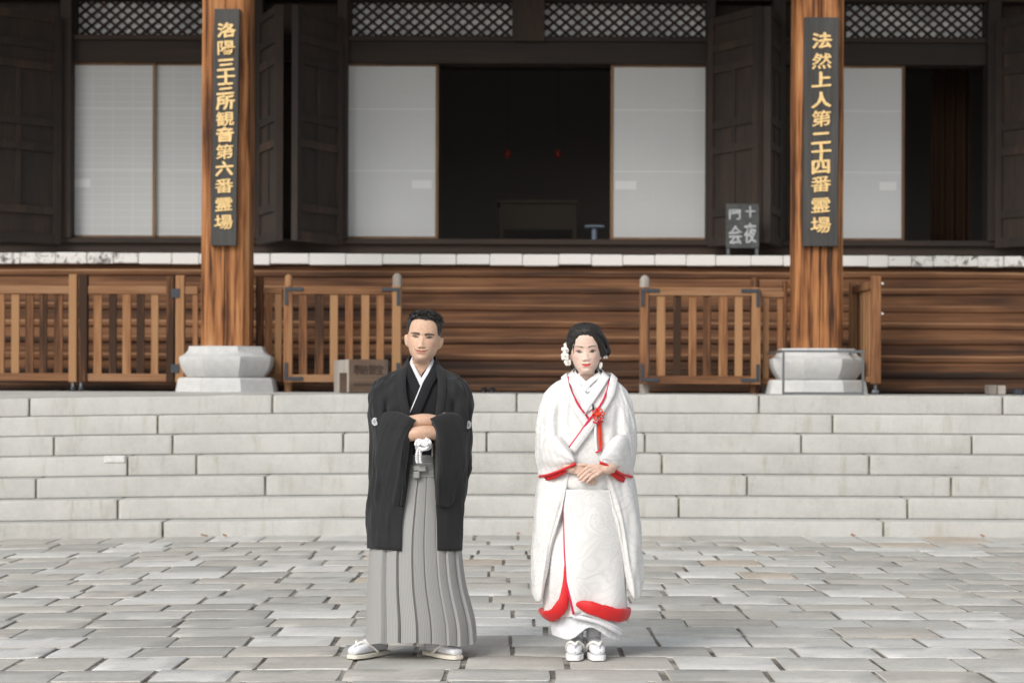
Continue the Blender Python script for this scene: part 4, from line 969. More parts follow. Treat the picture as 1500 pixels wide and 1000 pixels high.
# ------------------------------------------------------------------ the man
def build_man():
    pe = Person(617); L = pe.L; root = (pe.rx, D1, 0.0)
    pr = dict(skin=(.62, .40, .285), hand=(.60, .385, .275), blush=(.58, .30, .21), shadow=(.46, .27, .19), eye=.485, nose=.275, mouth=.20, brow=.55, nl=.066, smile=.022, mw=.125, lip=.014, eh=.020, ir=.044, wh=(.22, .18, .165),
              ear=1.0, stubble=1, lu=.024, ll=.036, lipm=.9, lipc=(.42, .15, .125), mouthc=(.13, .045, .035), b0=.05, b1=.245, barch=.016, bth=.028, browc=(.025, .020, .018), lash=.012, wid=1.02)
    h = .247; chin = L(616.8, 531.3, -.02)
    arms = []
    mb = MB(); w = [L(668, 642, -.09), L(642, 635, -.165), L(616, 634, -.205), L(598, 638, -.185), L(578, 640, -.125)]
    mb.tube(catmull(w, 24), np.linspace(.038, .030, 24), 16, flat=1.0)
    for k in range(4): finger(mb, [L(586, 636 + k * 3, -.15), L(574, 634 + k * 4, -.125), L(565, 634 + k * 4, -.11)], .010, .008)
    finger(mb, [L(592, 634, -.16), L(586, 629, -.145), L(580, 626, -.13)], .011, .009); arms.append(remesh_skin(mb, .004))
    mb = MB(); w = [L(580, 628, -.12), L(598, 621, -.155), L(618, 616.5, -.163), L(634, 617, -.155), L(650, 622, -.14)]
    mb.tube(catmull(w, 24), np.linspace(.04, .03, 24), 16)
    for k in range(4): finger(mb, [L(646, 617 + k * 3, -.155), L(658, 615 + k * 4, -.14), L(668, 615 + k * 5, -.125)], .010, .008)
    finger(mb, [L(640, 616, -.16), L(646, 610, -.16), L(652, 606, -.15)], .011, .009); arms.append(remesh_skin(mb, .004))
    # legs (hidden in the skirt)
    for sx in (-1, 1):
        mb = MB(); mb.tube(catmull([(sx * .09, .03, .92), (sx * .12, .02, .52), (sx * .16, .03, .14)], 16), np.linspace(.085, .042, 16), 14); arms.append((mb.v, mb.f))
    body, Q, phi, xf = make_body('person', pe, h, chin, pr, arms, R(4.5), R(-3), R(-2), root, 'person with short dark hair in black crested jacket and grey striped hakama, arms crossed')
    # hair
    def hl(ph, sg):
        return np.interp(ph, [0, .35, .62, .82, .92, 1.02, 1.2, 1.5, 1.75, 2.0, 2.4, 3.15], [.845, .85, .835, .79, .71, .60, .555, .56, .52, .30, .16, .12])
    def th(ph, z): return .012 + .030 * sstep(.58, .80, z) - .012 * sstep(.9, 1.0, z)
    G, mk = hair_shell(Q, phi, hl, th, h, 3, 200, .45); G = xf(G)
    v, f, used = mask_grid(G, mk); nr, nc = mk.shape; uvf = np.stack([np.tile(phi[None], (nr, 1)), np.tile(np.linspace(0, 3, nr)[:, None], (1, nc))], 2).reshape(-1, 2)[used]
    mb = MB().add(v, f); uv = [tuple(a) for a in uvf]; r = np.random.default_rng(5)
    # loose tufts swept up and to one side
    ii = [(i, j) for i in range(4, 110) for j in range(0, nc) if mk[i, j] and Q[i, j, 2] / h > .80]
    for q in r.choice(len(ii), 900):
        i, j = ii[q]; p = G[i, j]; n = (G[i, j] - xf(np.array([[[0, .02 * 1, .5 * h]]]))[0, 0]); n /= np.linalg.norm(n); fl = np.array([.5 + r.normal(0, .3), -.25 + r.normal(0, .3), .15]); fl -= n * fl.dot(n); fl /= np.linalg.norm(fl)
        ln = r.uniform(.010, .024); sd = np.cross(n, fl) * r.uniform(.0022, .0040); b = len(mb.v)
        a0 = p - n * .004; a1 = p + n * ln * .34 + fl * ln * .45; a2 = p + n * ln * .36 + fl * ln * 1.0
        mb.add([a0 - sd, a0 + sd, a1 + sd * .8, a1 - sd * .8, a2], [(0, 1, 2, 3), (3, 2, 4)]); u0 = r.uniform(0, 6); uv += [(u0, 0), (u0 + .05, 0), (u0 + .05, .2), (u0, .2), (u0 + .02, .4)]
    mb.build('hair', MT['hair'], body, smooth=True, world_space=False, uv=uv, fix=False)
    # inner kimono trunk
    rows = [(560, 570, 664, .075, .10, 2.4, 0, 0), (575, 558, 676, .10, .12, 2.5, 0, 0), (600, 557, 677, .118, .125, 2.5, 0, 0), (640, 562, 672, .122, .12, 2.5, 0, 0), (672, 570, 666, .118, .115, 2.5, 0, 0), (700, 572, 664, .11, .11, 2.5, 0, 0)]
    top = [(534, 600, 634, .045, .085, 2.2, 0, 0), (541, 593, 641, .055, .09, 2.2, 0, 0), (549, 583, 651, .065, .095, 2.3, 0, 0)]
    def proxy_bvh(rr): px_ = MB().grid(loft_rows(pe, rr, 120, 60), cu=True); return BVHTree.FromPolygons(px_.v, px_.f)
    bv = proxy_bvh(top + rows)
    op = [(603, 631), (609, 624.5), (614.5, 618.5)]
    kr = [tuple(t[:6]) + o_ for t, o_ in zip(top, op)] + [tuple(t[:6]) + (617, 617) for t in rows]
    kim = MB().grid(loft_rows(pe, kr, 121, 60)).build('kimono', MT['blackk'], body, smooth=True, world_space=False)
    def neck_band(name, mt, px, wpx, lift, thick, nb, par=body, sgn=1):
        pts, nr = drape(pe, bv, px, lift, 26)
        # wrap behind the neck
        bx = pts[0][0]; pre = np.array([(bx * .10 + L(617, 520)[0] * 0, .088, pts[0][2] + .045), (bx * .75, .072, pts[0][2] + .040), (bx * 1.08, .02, pts[0][2] + .022)])
        npre = np.array([(0, 1, .3), (np.sign(bx) * .75, .6, .3), (np.sign(bx) * .9, -.2, .4)]); npre /= np.linalg.norm(npre, axis=1)[:, None]
        if nb: pts = catmull(np.vstack([pre, pts[1:]]), 44); nr = catmull(np.vstack([npre, nr[1:]]), 44); nr /= np.linalg.norm(nr, axis=1)[:, None]
        return MB().grid(ribbon(pts, nr, wpx * pe.k, thick), cu=True, cap0=True, cap1=True).build(name, mt, par, smooth=True, world_space=False)
    neck_band('under_collar', MT['white'], [(601, 533), (607, 545), (616, 561), (620, 569)], 9, .003, .004, True)
    neck_band('under_collar', MT['white'], [(634, 533), (628, 545), (619, 560), (612, 573)], 9, .006, .004, True)
    neck_band('kimono_collar', MT['blackk'], [(595, 535), (600, 548), (608, 566), (618, 586)], 13.5, .007, .005, True, kim)
    neck_band('kimono_collar', MT['blackk'], [(640, 535), (635, 548), (624.5, 569), (605, 614)], 14.5, .012, .005, True, kim)
    pts, nr = drape(pe, bv, [(617.8, 566), (608, 589), (598.5, 611)], .0175, 14); MB().grid(ribbon(pts, nr, 1.7 * pe.k, .002), cu=True, cap0=True, cap1=True).build('collar_edge', MT['white'], kim, smooth=True, world_space=False)
    # hakama
    hr = [(664, 574, 660, .118, .118, 2.4, 0, 0), (690, 571, 664, .128, .125, 2.4, 0, 0), (730, 558, 670, .145, .14, 2.4, 0, 0), (790, 545, 675, .165, .16, 2.4, 0, 0), (850, 541, 682, .185, .175, 2.4, 0, 0), (905, 539, 696, .20, .185, 2.4, 0, 0), (936, 538, 699, .205, .19, 2.4, 0, 0)]
    n, m = 420, 54; P = loft_rows(pe, hr, n, m); ps = np.linspace(0, 2 * math.pi, n, endpoint=False); v = np.linspace(0, 1, m)[:, None]
    xc, W = 616.5, 77.5
    # pleat edges at the hem, photo x; ps runs from the front centre to the left
    lines = sorted([(-math.asin(max(-.99, min(.99, (x - xc) / W)) ** 1)) % (2 * math.pi) for x in (574, 595, 616, 629, 649, 665, 683)] + [math.pi - .9, math.pi - .3, math.pi + .3, math.pi + .9])
    d = np.zeros(n)
    for i in range(n):
        a = ps[i]; k = 0
        nxt = min((l - a) % (2 * math.pi) for l in lines); prv = min((a - l) % (2 * math.pi) for l in lines); t = prv / (prv + nxt)
        right = a > math.pi; t = t if right else 1 - t
        d[i] = (.45 + .55 * t) * (1 - sstep(.94, .985, t)) * sstep(-.02, .05, t)
    amp = (.006 + .026 * v ** .8) * sstep(0, .15, v)
    rad = P - np.array([0, 0, 0]); cen = P.mean(axis=1, keepdims=True); rv = P - cen; rv[..., 2] = 0; rv /= np.linalg.norm(rv, axis=2)[..., None]
    P = P + rv * (amp * (d[None, :] - .55))[..., None] + rv * (.004 * wob(ps[None] * 2 * np.ones((m, 1)), v * 1.5 * np.ones((1, n)), 4) * v)[..., None]
    P[..., 2] += (v ** 6) * .012 * np.sin(ps * 3 + 1)[None] - (v ** 8) * .010 * (1 - d[None])
    seg = np.linalg.norm(np.diff(np.vstack([P[-1], P[-1][:1]]), axis=0), axis=1); u = np.concatenate([[0], np.cumsum(seg)[:-1]]); uv = np.stack([np.tile(u[None], (m, 1)), np.tile(v, (1, n))], 2).reshape(-1, 2)
    hk = MB().grid(P, cu=True).build('hakama', MT['hakama'], body, smooth=True, world_space=False, uv=uv); hk.data.set_sharp_from_angle(angle=R(55))
    bh = bvh_of(pe, hk)
    for y, nm in ((671.5, 0), (682, 1), (693, 2)):
        pts, nr = drape(pe, bh, [(585, y), (605, y), (622, y + .5), (640, y + 1), (655, y + 1)], .004 + .002 * (2 - nm), 24)
        uvn = None; G = ribbon(pts, nr, 10.5 * pe.k, .004); nrow, nc = G.shape[:2]
        uv = np.stack([np.tile(np.linspace(0, .03, nc)[None], (nrow, 1)), np.zeros((nrow, nc))], 2).reshape(-1, 2)
        MB().grid(G, cu=True, cap0=True, cap1=True).build('waist_tie', MT['hakama'], hk, smooth=True, world_space=False, uv=uv)
    def knot(x0, y0, x1, y1, yl):
        a, b = L(x0, y1, yl), L(x1, y0, yl); o = MB().box(a[0], b[0], yl - .012, yl + .02, a[2], b[2], .005)
        return o.build('knot', MT['hakama'], hk, world_space=False, uv=np.array([(p[2], 0) for p in o.v]))
    knot(606, 682, 616, 690, -.150); knot(613, 681.5, 625, 691, -.156); knot(606, 690.5, 615.5, 701, -.154)
    # sash above the hakama with a folded fan
    pts, nr = drape(pe, bv, [(585, 664), (605, 663), (622, 663), (645, 664)], .004, 20); MB().grid(ribbon(pts, nr, 16 * pe.k, .005), cu=True, cap0=True, cap1=True).build('sash', MT['obi'], body, smooth=True, world_space=False)
    a = L(632.5, 668, -.14); MB().box(a[0], a[0] + .011, -.146, -.13, a[2] + .0, a[2] + .06, .002).build('folding_fan', MT['straw'], body, world_space=False)
    # haori body, open in front
    hr = [(533, 598, 636, .035, .095, 2.2, 601, 633), (539, 590, 645, .05, .105, 2.2, 596, 639), (546, 577, 657, .062, .115, 2.3, 594, 642), (553, 562, 670, .080, .125, 2.4, 593, 644), (563, 549, 683, .105, .135, 2.6, 593, 645), (580, 541.5, 690, .130, .14, 2.7, 594, 643),
          (605, 541.5, 691, .150, .145, 2.8, 598, 640), (640, 544, 691, .160, .15, 2.8, 603, 638), (680, 543, 689, .160, .15, 2.7, 604, 637), (720, 542, 683, .160, .15, 2.6, 599, 640), (760, 541, 678, .165, .155, 2.6, 593, 642), (803, 541, 677, .175, .16, 2.6, 592, 643)]
    m, n = 90, 220; P = loft_rows(pe, hr, n, m); v = np.linspace(0, 1, m)[:, None] * np.ones((1, n)); u = np.linspace(0, 1, n)[None] * np.ones((m, 1))
    f = wob(u * 40, v * 2.2, 11) * .45 + wob(u * 16, v * 6, 12) * .35 + (1 - 2 * np.abs(np.sin(wob(u * 14, v * 7, 13) * 2.4))) * .45
    gx = np.exp(-((np.abs(P[..., 0] - .0) - .165) / .018) ** 2) * (P[..., 1] < 0) * sstep(1.30, 1.22, P[..., 2]) * sstep(.95, 1.10, P[..., 2])
    P = displace(P, False, .013, f * sstep(.10, .4, v) * sstep(0, .06, u) * sstep(1, .94, u) * (1 - .7 * sstep(.9, 1, v))); P[..., 1] += .03 * gx
    P[..., 2] += v ** 6 * .006 * np.sin(u * 13)
    ha = MB().grid(P).build('jacket', MT['black'], body, smooth=True, world_space=False); ha.modifiers.new('t', 'SOLIDIFY').thickness = -.005
    bhj = bvh_of(pe, ha)
    for px in ([(597, 540), (593, 556), (594, 580), (599, 606), (603, 640), (603, 680)], [(638, 540), (643, 556), (643, 580), (640, 606), (637, 640), (636.5, 680)]):
        bb = bhj; q = catmull(np.array(px, float), 30); pts = []; nr = []
        for x, y in q:
            sx = -4 if x < 617 else 4; o = Vector((-pe.rx, -D1, HC)); t = Vector(tuple(L(x + sx, y, 0))); hh = bb.ray_cast(o, (t - o).normalized())
            if hh[0] is None: continue
            nn = hh[1] if hh[1].y < 0 else -hh[1]; pts.append(tuple(hh[0] + nn * .005)); nr.append(tuple(nn))
        bx = pts[0][0]; pre = np.array([(bx * .1, .098, pts[0][2] + .03), (bx * .8, .075, pts[0][2] + .028), (bx * 1.05, .015, pts[0][2] + .015)]); npre = np.array([(0, 1, .3), (np.sign(bx) * .75, .6, .3), (np.sign(bx) * .8, -.3, .5)]); npre /= np.linalg.norm(npre, axis=1)[:, None]
        pts = catmull(np.vstack([pre, pts]), 50); nr = catmull(np.vstack([npre, nr]), 50)
        MB().grid(ribbon(pts, nr, 12 * pe.k, .007), cu=True, cap0=True, cap1=True).build('lapel', MT['black'], ha, smooth=True, world_space=False)
    # sleeves
    sl = [(L(556, 640, .02), L(560, 690, .03), .02, .02), (L(556, 622, -.05), L(560, 716, -.03), .034, .03), (L(562, 606, -.10), L(564, 732, -.085), .048, .034), (L(579, 603, -.155), L(575, 740, -.13), .054, .03), (L(597, 609, -.195), L(586, 742, -.16), .052, .026), (L(609, 615, -.205), L(592, 740, -.172), .046, .022)]
    sr = [(L(678, 640, .02), L(674, 690, .03), .02, .02), (L(679, 624, -.05), L(675, 716, -.03), .034, .03), (L(672, 608, -.10), L(669, 733, -.085), .048, .034), (L(657, 604, -.15), L(658, 741, -.13), .052, .03), (L(642, 608, -.187), L(647, 742, -.165), .052, .026), (L(631, 613, -.20), L(640, 738, -.178), .046, .022)]
    slv = []
    for st, sd, bw in ((sl, 21, -.031), (sr, 22, .024)):
        P = pouch(st, 60, 64, .008, sd, (bw, 0, 0)); o = MB().grid(P, cu=True, cap0=True, cap1=True).build('sleeve', MT['black'], ha, smooth=True, world_space=False); o.data.set_sharp_from_angle(angle=R(60)); slv.append(o)
    ball = bvh_of(pe, ha, *slv)
    # crests
    for cx, cy, rx in ((550.5, 618, 4.3), (685, 622, 3.4)):
        pts, nr = drape(pe, ball, [(cx, cy), (cx + .5, cy)], .0, 2); c = Vector(pts[0]); nn = Vector(nr[0]); nn.z *= .3; nn.normalize(); ax = nn.cross(Vector((0, 0, 1))).normalized(); up = ax.cross(nn); rr = .0195
        def disc(r0, r1, lift, mt, name, a0=0, a1=2 * math.pi, cu=0, cv=0, par=ha):
            a = np.linspace(a0, a1, 28); P = np.array([[tuple(c + nn * lift + ax * (cu + rad * math.cos(t)) + up * (cv + rad * math.sin(t))) for t in a] for rad in (r0, r1)])
            return MB().grid(P).build(name, mt, par, world_space=False, fix=False)
        cr = disc(.0001, rr, .007, MT['white'], 'crest'); cr.modifiers.new('t', 'SOLIDIFY').thickness = .001
        for k in range(6):
            disc(.0042, .0055, .0085, MT['blackk'], 'crest_motif', 0, 2 * math.pi, .0105 * math.cos(k * math.pi / 3), .0105 * math.sin(k * math.pi / 3), cr)
        disc(.0001, .003, .0085, MT['blackk'], 'crest_motif', par=cr)
    # white braided cord: ball of loops and two tassels
    cd = MB(); c0 = L(620, 651, -.205); r = np.random.default_rng(9)
    for k in range(9):
        a = np.linspace(0, 2 * math.pi, 22); tl = r.uniform(-.5, .5); rx, rz = r.uniform(.020, .035), r.uniform(.010, .018); oz = r.uniform(-.010, .012); ox = r.uniform(-.008, .008)
        cd.tube(np.stack([c0[0] + ox + rx * np.cos(a) * math.cos(tl) - rz * np.sin(a) * math.sin(tl), c0[1] - .008 + .02 * np.sin(a * 2 + k) , c0[2] + oz + rx * np.cos(a) * math.sin(tl) + rz * np.sin(a) * math.cos(tl)], 1), .0068, 8)
    cd.build('cord_knot', MT['cord'], body, smooth=True, world_space=False)
    for dx in (0, 5):
        q = catmull([L(613 + dx * .6, 656, -.215), L(611 + dx, 666, -.205), L(611 + dx, 674, -.195), L(612 + dx, 678, -.192)], 24); MB().tube(q, .0075 + .0016 * np.sin(np.arange(24) * 2.1), 8).build('tassel', MT['cord'], body, smooth=True, world_space=False)
    for x in ((603, 650), (637, 650)): pass
    foot(pe, R(-38), L(543, 955)[0], -.05, body, MT['straw'], MT['white'], MT['pearl']); foot(pe, R(40), L(650, 955)[0], -.06, body, MT['straw'], MT['white'], MT['pearl'])
    return body
man = build_man()

# ------------------------------------------------------------------ the woman
def build_woman():
    pe = Person(861); L = pe.L; root = (pe.rx, D1, 0.0)
    pr = dict(skin=(.74, .54, .455), hand=(.66, .46, .37), blush=(.72, .40, .35), shadow=(.50, .27, .23), eye=.445, nose=.265, mouth=.175, brow=.545, nl=.052, smile=.016, mw=.088, lip=.017, eh=.027, ir=.037,
              ear=.8, lu=.024, ll=.034, lipm=.97, lipc=(.62, .035, .045), mouthc=(.30, .02, .02), b0=.055, b1=.225, barch=.026, bth=.013, browc=(.06, .04, .035), lash=.011, wid=.99)
    h = .240; chin = L(859.8, 547, -.02); arms = []
    # her right arm and hand (beneath)
    mb = MB(); mb.tube(catmull([L(808, 655, -.10), L(820, 676, -.15), L(832, 683, -.195), L(841, 686, -.21)], 22), np.linspace(.036, .024, 22), 14)
    kn = [(855, 684), (857, 688.5), (858.5, 693), (858.5, 697)]; tip = [(871, 703), (873, 705.5), (870.5, 707.5), (866.5, 708.5)]
    for (kx, ky), (tx, ty) in zip(kn, tip):
        mb.tube(catmull([L(839, 685 + (ky - 689) * .35, -.208), L((839 + kx) / 2, (686 + ky) / 2, -.217), L(kx, ky, -.216)], 10), np.linspace(.0145, .0115, 10), 10, flat=1.15)
        finger(mb, [L(kx, ky, -.216), L(kx * .6 + tx * .4, ky * .6 + ty * .4 - .6, -.22), L(tx, ty, -.214)], .0095, .0072)
    finger(mb, [L(842, 682, -.215), L(852, 680, -.225), L(861, 681, -.226)], .011, .008); arms.append(remesh_skin(mb, .0024, 3))
    # her left arm and hand (on top)
    mb = MB(); mb.tube(catmull([L(914, 655, -.10), L(903, 677, -.16), L(893, 685, -.21), L(885, 686, -.228)], 22), np.linspace(.036, .024, 22), 14)
    kn = [(864.5, 682), (868, 685.5), (871.5, 689.5), (875, 694)]; tip = [(847, 696.5), (848.8, 702), (853, 705), (860.5, 705.5)]
    for (kx, ky), (tx, ty) in zip(kn, tip):
        mb.tube(catmull([L(886, 685.5 + (ky - 688) * .3, -.228), L((886 + kx) / 2, (685.5 + ky) / 2 - .5, -.241), L(kx, ky, -.245)], 10), np.linspace(.0145, .0110, 10), 10, flat=1.1)
        finger(mb, [L(kx, ky, -.245), L(kx * .62 + tx * .38, ky * .62 + ty * .38 - 1.2, -.250), L(kx * .3 + tx * .7, ky * .3 + ty * .7 - .8, -.246), L(tx, ty, -.238)], .0090, .0068)
    finger(mb, [L(884, 683, -.22), L(874, 681, -.216), L(866, 684, -.205)], .011, .009); arms.append(remesh_skin(mb, .0024, 3))
    for sx in (-1, 1):
        m2 = MB(); m2.tube(catmull([(sx * .075, .03, .9), (sx * .07, .02, .5), (sx * .058, .03, .14)], 16), np.linspace(.085, .038, 16), 14); arms.append((m2.v, m2.f))
    body, Q, phi, xf = make_body('person', pe, h, chin, pr, arms, R(-2.0), R(-2), R(-1), root, 'person with dark pinned-up hair in white wedding kimono with red trim, hands clasped')
    # ring
    p = L(866, 692.5, -.258); MB().tube([(p[0] + .008 * math.cos(a), p[1] + .003, p[2] + .006 * math.sin(a)) for a in np.linspace(.4, 2.8, 8)], .0016, 6).build('ring', MT['steel'], body, smooth=True, world_space=False)
    # hair: parted, swept to both sides and pinned behind
    def hl(ph, sg):
        a = np.interp(ph, [0, .18, .42, .66, .9, 1.1, 1.35, 1.6, 1.9, 2.2, 3.15], [.785, .80, .77, .69, .59, .50, .45, .36, .22, .13, .08]) + .008 * np.sin(ph * 23); b = np.interp(ph, [0, .18, .42, .66, .9, 1.1, 1.35, 1.6, 1.9, 2.2, 3.15], [.785, .79, .75, .66, .54, .44, .37, .32, .22, .13, .08]) + .008 * np.sin(ph * 19)
        return np.where(sg > 0, b, a)
    def th(ph, z): return .026 + .012 * sstep(.6, .95, z) + .050 * sstep(.8, 1.5, ph) * sstep(.2, .5, z) * (1 - .6 * sstep(.6, .85, z))
    G, mk = hair_shell(Q, phi, hl, th, h, 8, 210, .10)
    G = xf(G); v, f, used = mask_grid(G, mk); nr, nc = mk.shape; uvf = np.stack([np.tile(phi[None], (nr, 1)), np.tile(np.linspace(0, 3, nr)[:, None], (1, nc))], 2).reshape(-1, 2)[used]
    mb = MB().add(v, f); uv = [tuple(a) for a in uvf]; r = np.random.default_rng(15)
    def lock(pts, rad, n=10):
        b = len(mb.v); q = catmull(pts, 22); mb.tube(q, np.asarray([rad * math.sin(math.pi * (.08 + .86 * t)) ** .6 for t in np.linspace(0, 1, 22)]), n, flat=.75)
        k = len(mb.v) - b; uv.extend([((i % n) / n * .9, (i // n) / 26 * 2) for i in range(k)])
    # side sweeps over the ears and the gathered knot behind
    lock([L(862, 488, -.082), L(874, 494, -.082), L(882, 506, -.055), L(886, 516, -.01), L(884, 524, .04)], .013); lock([L(866, 485, -.06), L(880, 490, -.06), L(888, 503, -.02), L(889, 514, .03), L(884, 522, .07)], .015)
    lock([L(857, 488, -.082), L(846, 495, -.078), L(839, 506, -.05), L(836, 517, 0), L(838, 527, .05)], .012); lock([L(853, 485, -.06), L(840, 490, -.055), L(833, 503, -.015), L(834, 516, .03), L(842, 526, .07)], .014)
    for k in range(16):
        a = k / 16 * 2 * math.pi; rx, rz = .052, .045; c = L(862, 518, .115)
        lock([(c[0] + rx * math.cos(a), c[1] - .02, c[2] + rz * math.sin(a)), (c[0] + rx * 1.15 * math.cos(a + .5), c[1] + .03, c[2] + rz * 1.15 * math.sin(a + .5)), (c[0] + rx * .7 * math.cos(a + 1.1), c[1] + .06, c[2] + rz * .7 * math.sin(a + 1.1)), (c[0], c[1] + .06, c[2])], .016)
    lock([L(884, 506, .02), L(891, 510, .03), L(891, 517, .04), L(885, 521, .05)], .012); lock([L(838, 524, .03), L(835, 533, .04), L(838, 540, .045)], .011)
    for q_ in ([L(842, 500, -.085), L(840, 508, -.082), L(839.5, 518, -.07)], [L(878, 499, -.085), L(881, 508, -.08), L(881.5, 519, -.066)], [L(843, 497, -.088), L(841, 503, -.086), L(838, 511, -.075)]): lock(q_, .0022, 6)
    # combed strands from the hairline to the knot behind
    zq = Q[:210, :, 2] / h
    for k in range(210):
        sg = 1 if k % 2 else -1; p0 = r.uniform(.03, 1.25); z0 = float(hl(np.array([p0]), np.array([sg]))[0]) + r.uniform(.0, .10); pts = []
        for t in np.linspace(0, 1, 12):
            p_ = p0 + (2.35 - p0) * t; zz = z0 + (.50 - z0) * t + (.22 - .10 * p0) * math.sin(math.pi * t) * (1 - t * .3); a_ = (sg * p_) % (2 * math.pi)
            j = int(np.argmin(np.abs(((phi - a_ + math.pi) % (2 * math.pi)) - math.pi))); i = int(np.argmin(np.abs(zq[:, j] - min(zz, .985)))); c_ = G[i, j]; nn = c_ - G[120, :, :].mean(axis=0); pts.append(c_ + nn / (np.linalg.norm(nn) + 1e-9) * r.uniform(.0, .0025))
        pts = np.array(pts); pts[1:-1] = (pts[:-2] + pts[1:-1] + pts[2:]) / 3; lock(pts, r.uniform(.0022, .0042), 6)
    mb.build('hair', MT['hair'], body, smooth=True, world_space=False, uv=uv, fix=False)
    # white orchids and hanging petals
    def petal(mb_, c, dirv, side, ln, wd, cup):
        dirv = np.array(dirv, float); dirv /= np.linalg.norm(dirv); side = np.array(side, float); side -= dirv * side.dot(dirv); side /= np.linalg.norm(side); n = np.cross(dirv, side)
        P = []
        for t in np.linspace(0, 1, 7):
            w = wd * math.sin(math.pi * (.12 + .83 * t)) ** .7; P.append([np.array(c) + dirv * ln * t + side * w * s + n * (cup * (s * s * .5 + t * t * .5)) for s in np.linspace(-1, 1, 5)])
        mb_.grid(np.array(P))
    fl = [(828.5, 512, -.045, .021), (827.5, 521, -.055, .022), (831.5, 530, -.05, .020), (829.5, 505, -.035, .012)]
    r = np.random.default_rng(31)
    for x, y, yl, sz in fl:
        c = L(x, y, yl); m2 = MB(); a0 = r.uniform(0, 6)
        for k in range(5): a = a0 + k * 2 * math.pi / 5; petal(m2, c, (math.cos(a), -.25, math.sin(a)), (-math.sin(a), 0, math.cos(a)), sz * r.uniform(.75, 1.15), sz * .50, -.010)
        o = m2.build('hair_flower', MT['pearl'], body, smooth=True, world_space=False, fix=False); o.modifiers.new('t', 'SOLIDIFY').thickness = .0012
        MB().tube([c + np.array((0, -.004, 0)), c + np.array((0, -.009, -.001))], .004, 8).build('flower_centre', MT['straw'], o, smooth=True, world_space=False)
    m2 = MB(); m2.tube(catmull([L(831, 508, -.035), L(828, 503.5, -.03), L(825.5, 504.5, -.035)], 10), .0028, 6); m2.build('stem', MT['pearl'], body, smooth=True, world_space=False)
    for x, y, ln, wd, yl in ((880.5, 530, .034, .009, -.045), (884.5, 519, .020, .006, -.02), (888, 520, .016, .005, 0.0)):
        m2 = MB(); petal(m2, L(x, y, yl), (-.15 if x < 882 else .15, -.1, -1), (1, 0, 0), ln, wd, -.004); o = m2.build('hanging_petal', MT['pearl'], body, smooth=True, world_space=False, fix=False); o.modifiers.new('t', 'SOLIDIFY').thickness = .0015
    # ---- robe trunk (closed) down to the hem
    rows = [(546, 842, 882, .045, .085, 2.1, 0, 0), (550, 834, 890, .055, .10, 2.2, 0, 0), (556, 820, 902, .070, .115, 2.3, 0, 0), (564, 808, 912, .088, .125, 2.4, 0, 0), (578, 797, 920, .112, .135, 2.5, 0, 0), (600, 790, 927, .138, .14, 2.6, 0, 0), (630, 785.5, 932.5, .150, .14, 2.6, 0, 0), (660, 785, 933, .150, .14, 2.6, 0, 0),
            (688, 790, 928, .150, .14, 2.5, 0, 0), (708, 799, 919, .155, .145, 2.4, 0, 0), (740, 803, 915, .165, .15, 2.3, 0, 0), (800, 800, 916, .170, .16, 2.3, 0, 0), (860, 797, 918, .172, .165, 2.3, 0, 0), (898, 797, 919, .172, .165, 2.3, 0, 0)]
    prx = MB().grid(loft_rows(pe, rows, 160, 110), cu=True); bv = BVHTree.FromPolygons(prx.v, prx.f)
    op = [(845, 876), (847.5, 871), (853, 864.5), (859, 860)]
    rows = [tuple(t[:6]) + (op[i] if i < 4 else ((t[1] + t[2]) / 2,) * 2) for i, t in enumerate(rows)]
    m, n = 130, 241; P = loft_rows(pe, rows, n, m); v = np.linspace(0, 1, m)[:, None] * np.ones((1, n)); ps = np.linspace(0, 2 * math.pi, n)[None] * np.ones((m, 1))
    f = wob(ps * 5, v * 7, 41) * .5 + (1 - 2 * np.abs(np.sin(wob(ps * 4, v * 9, 43) * 2.2))) * .5; P = displace(P, False, .0075, f * sstep(.08, .3, v) * sstep(0, .25, ps) * sstep(2 * math.pi, 2 * math.pi - .25, ps))
    fr = P[..., 1] < 0
    # diagonal wrap folds on the skirt front
    P[..., 1] -= np.where(fr, .012 * np.sin((P[..., 0] * 16 + P[..., 2] * 7) * 1.3) * sstep(.52, .7, v), 0)
    # arm grooves
    P[..., 1] += np.where(fr, .03 * np.exp(-((np.abs(P[..., 0]) - .145) / .02) ** 2) * sstep(1.28, 1.18, P[..., 2]) * sstep(.86, .98, P[..., 2]), 0)
    # hem lifted left of the overlap
    hem = sstep(.9, 1.0, v); P[..., 2] += hem * np.where(fr, .02 * np.sin(P[..., 0] * 9 + 1.0), 0)
    robe = MB().grid(P).build('robe', MT['damask'], body, smooth=True, world_space=False)
    def on(name, mt, px, wpx, thick, lift, par=robe, n_=30, taper=None, b=None):
        pts, nr = drape(pe, b or bv, px, lift, n_); return MB().grid(ribbon(pts, nr, wpx * pe.k, thick, taper), cu=True, cap0=True, cap1=True).build(name, mt, par, smooth=True, world_space=False)
    def collar(name, mt, px, wpx, thick, lift, par=robe, rise=1.0):
        pts, nr = drape(pe, bv, px, lift, 28); bx = pts[0][0] - (L(860, 540)[0]); cx = L(860, 540)[0]
        pre = np.array([(cx + bx * .1, .095 + .02 * (1 - rise), pts[0][2] + .03 * rise), (cx + bx * .75, .075 + .02 * (1 - rise), pts[0][2] + .026 * rise), (cx + bx * 1.05, .02, pts[0][2] + .012 * rise)]); npre = np.array([(0, 1, .3), (np.sign(bx) * .75, .6, .3), (np.sign(bx) * .8, -.3, .5)]); npre /= np.linalg.norm(npre, axis=1)[:, None]
        pts = catmull(np.vstack([pre, pts]), 50); nr = catmull(np.vstack([npre, nr]), 50)
        return MB().grid(ribbon(pts, nr, wpx * pe.k, thick), cu=True, cap0=True, cap1=True).build(name, mt, par, smooth=True, world_space=False)
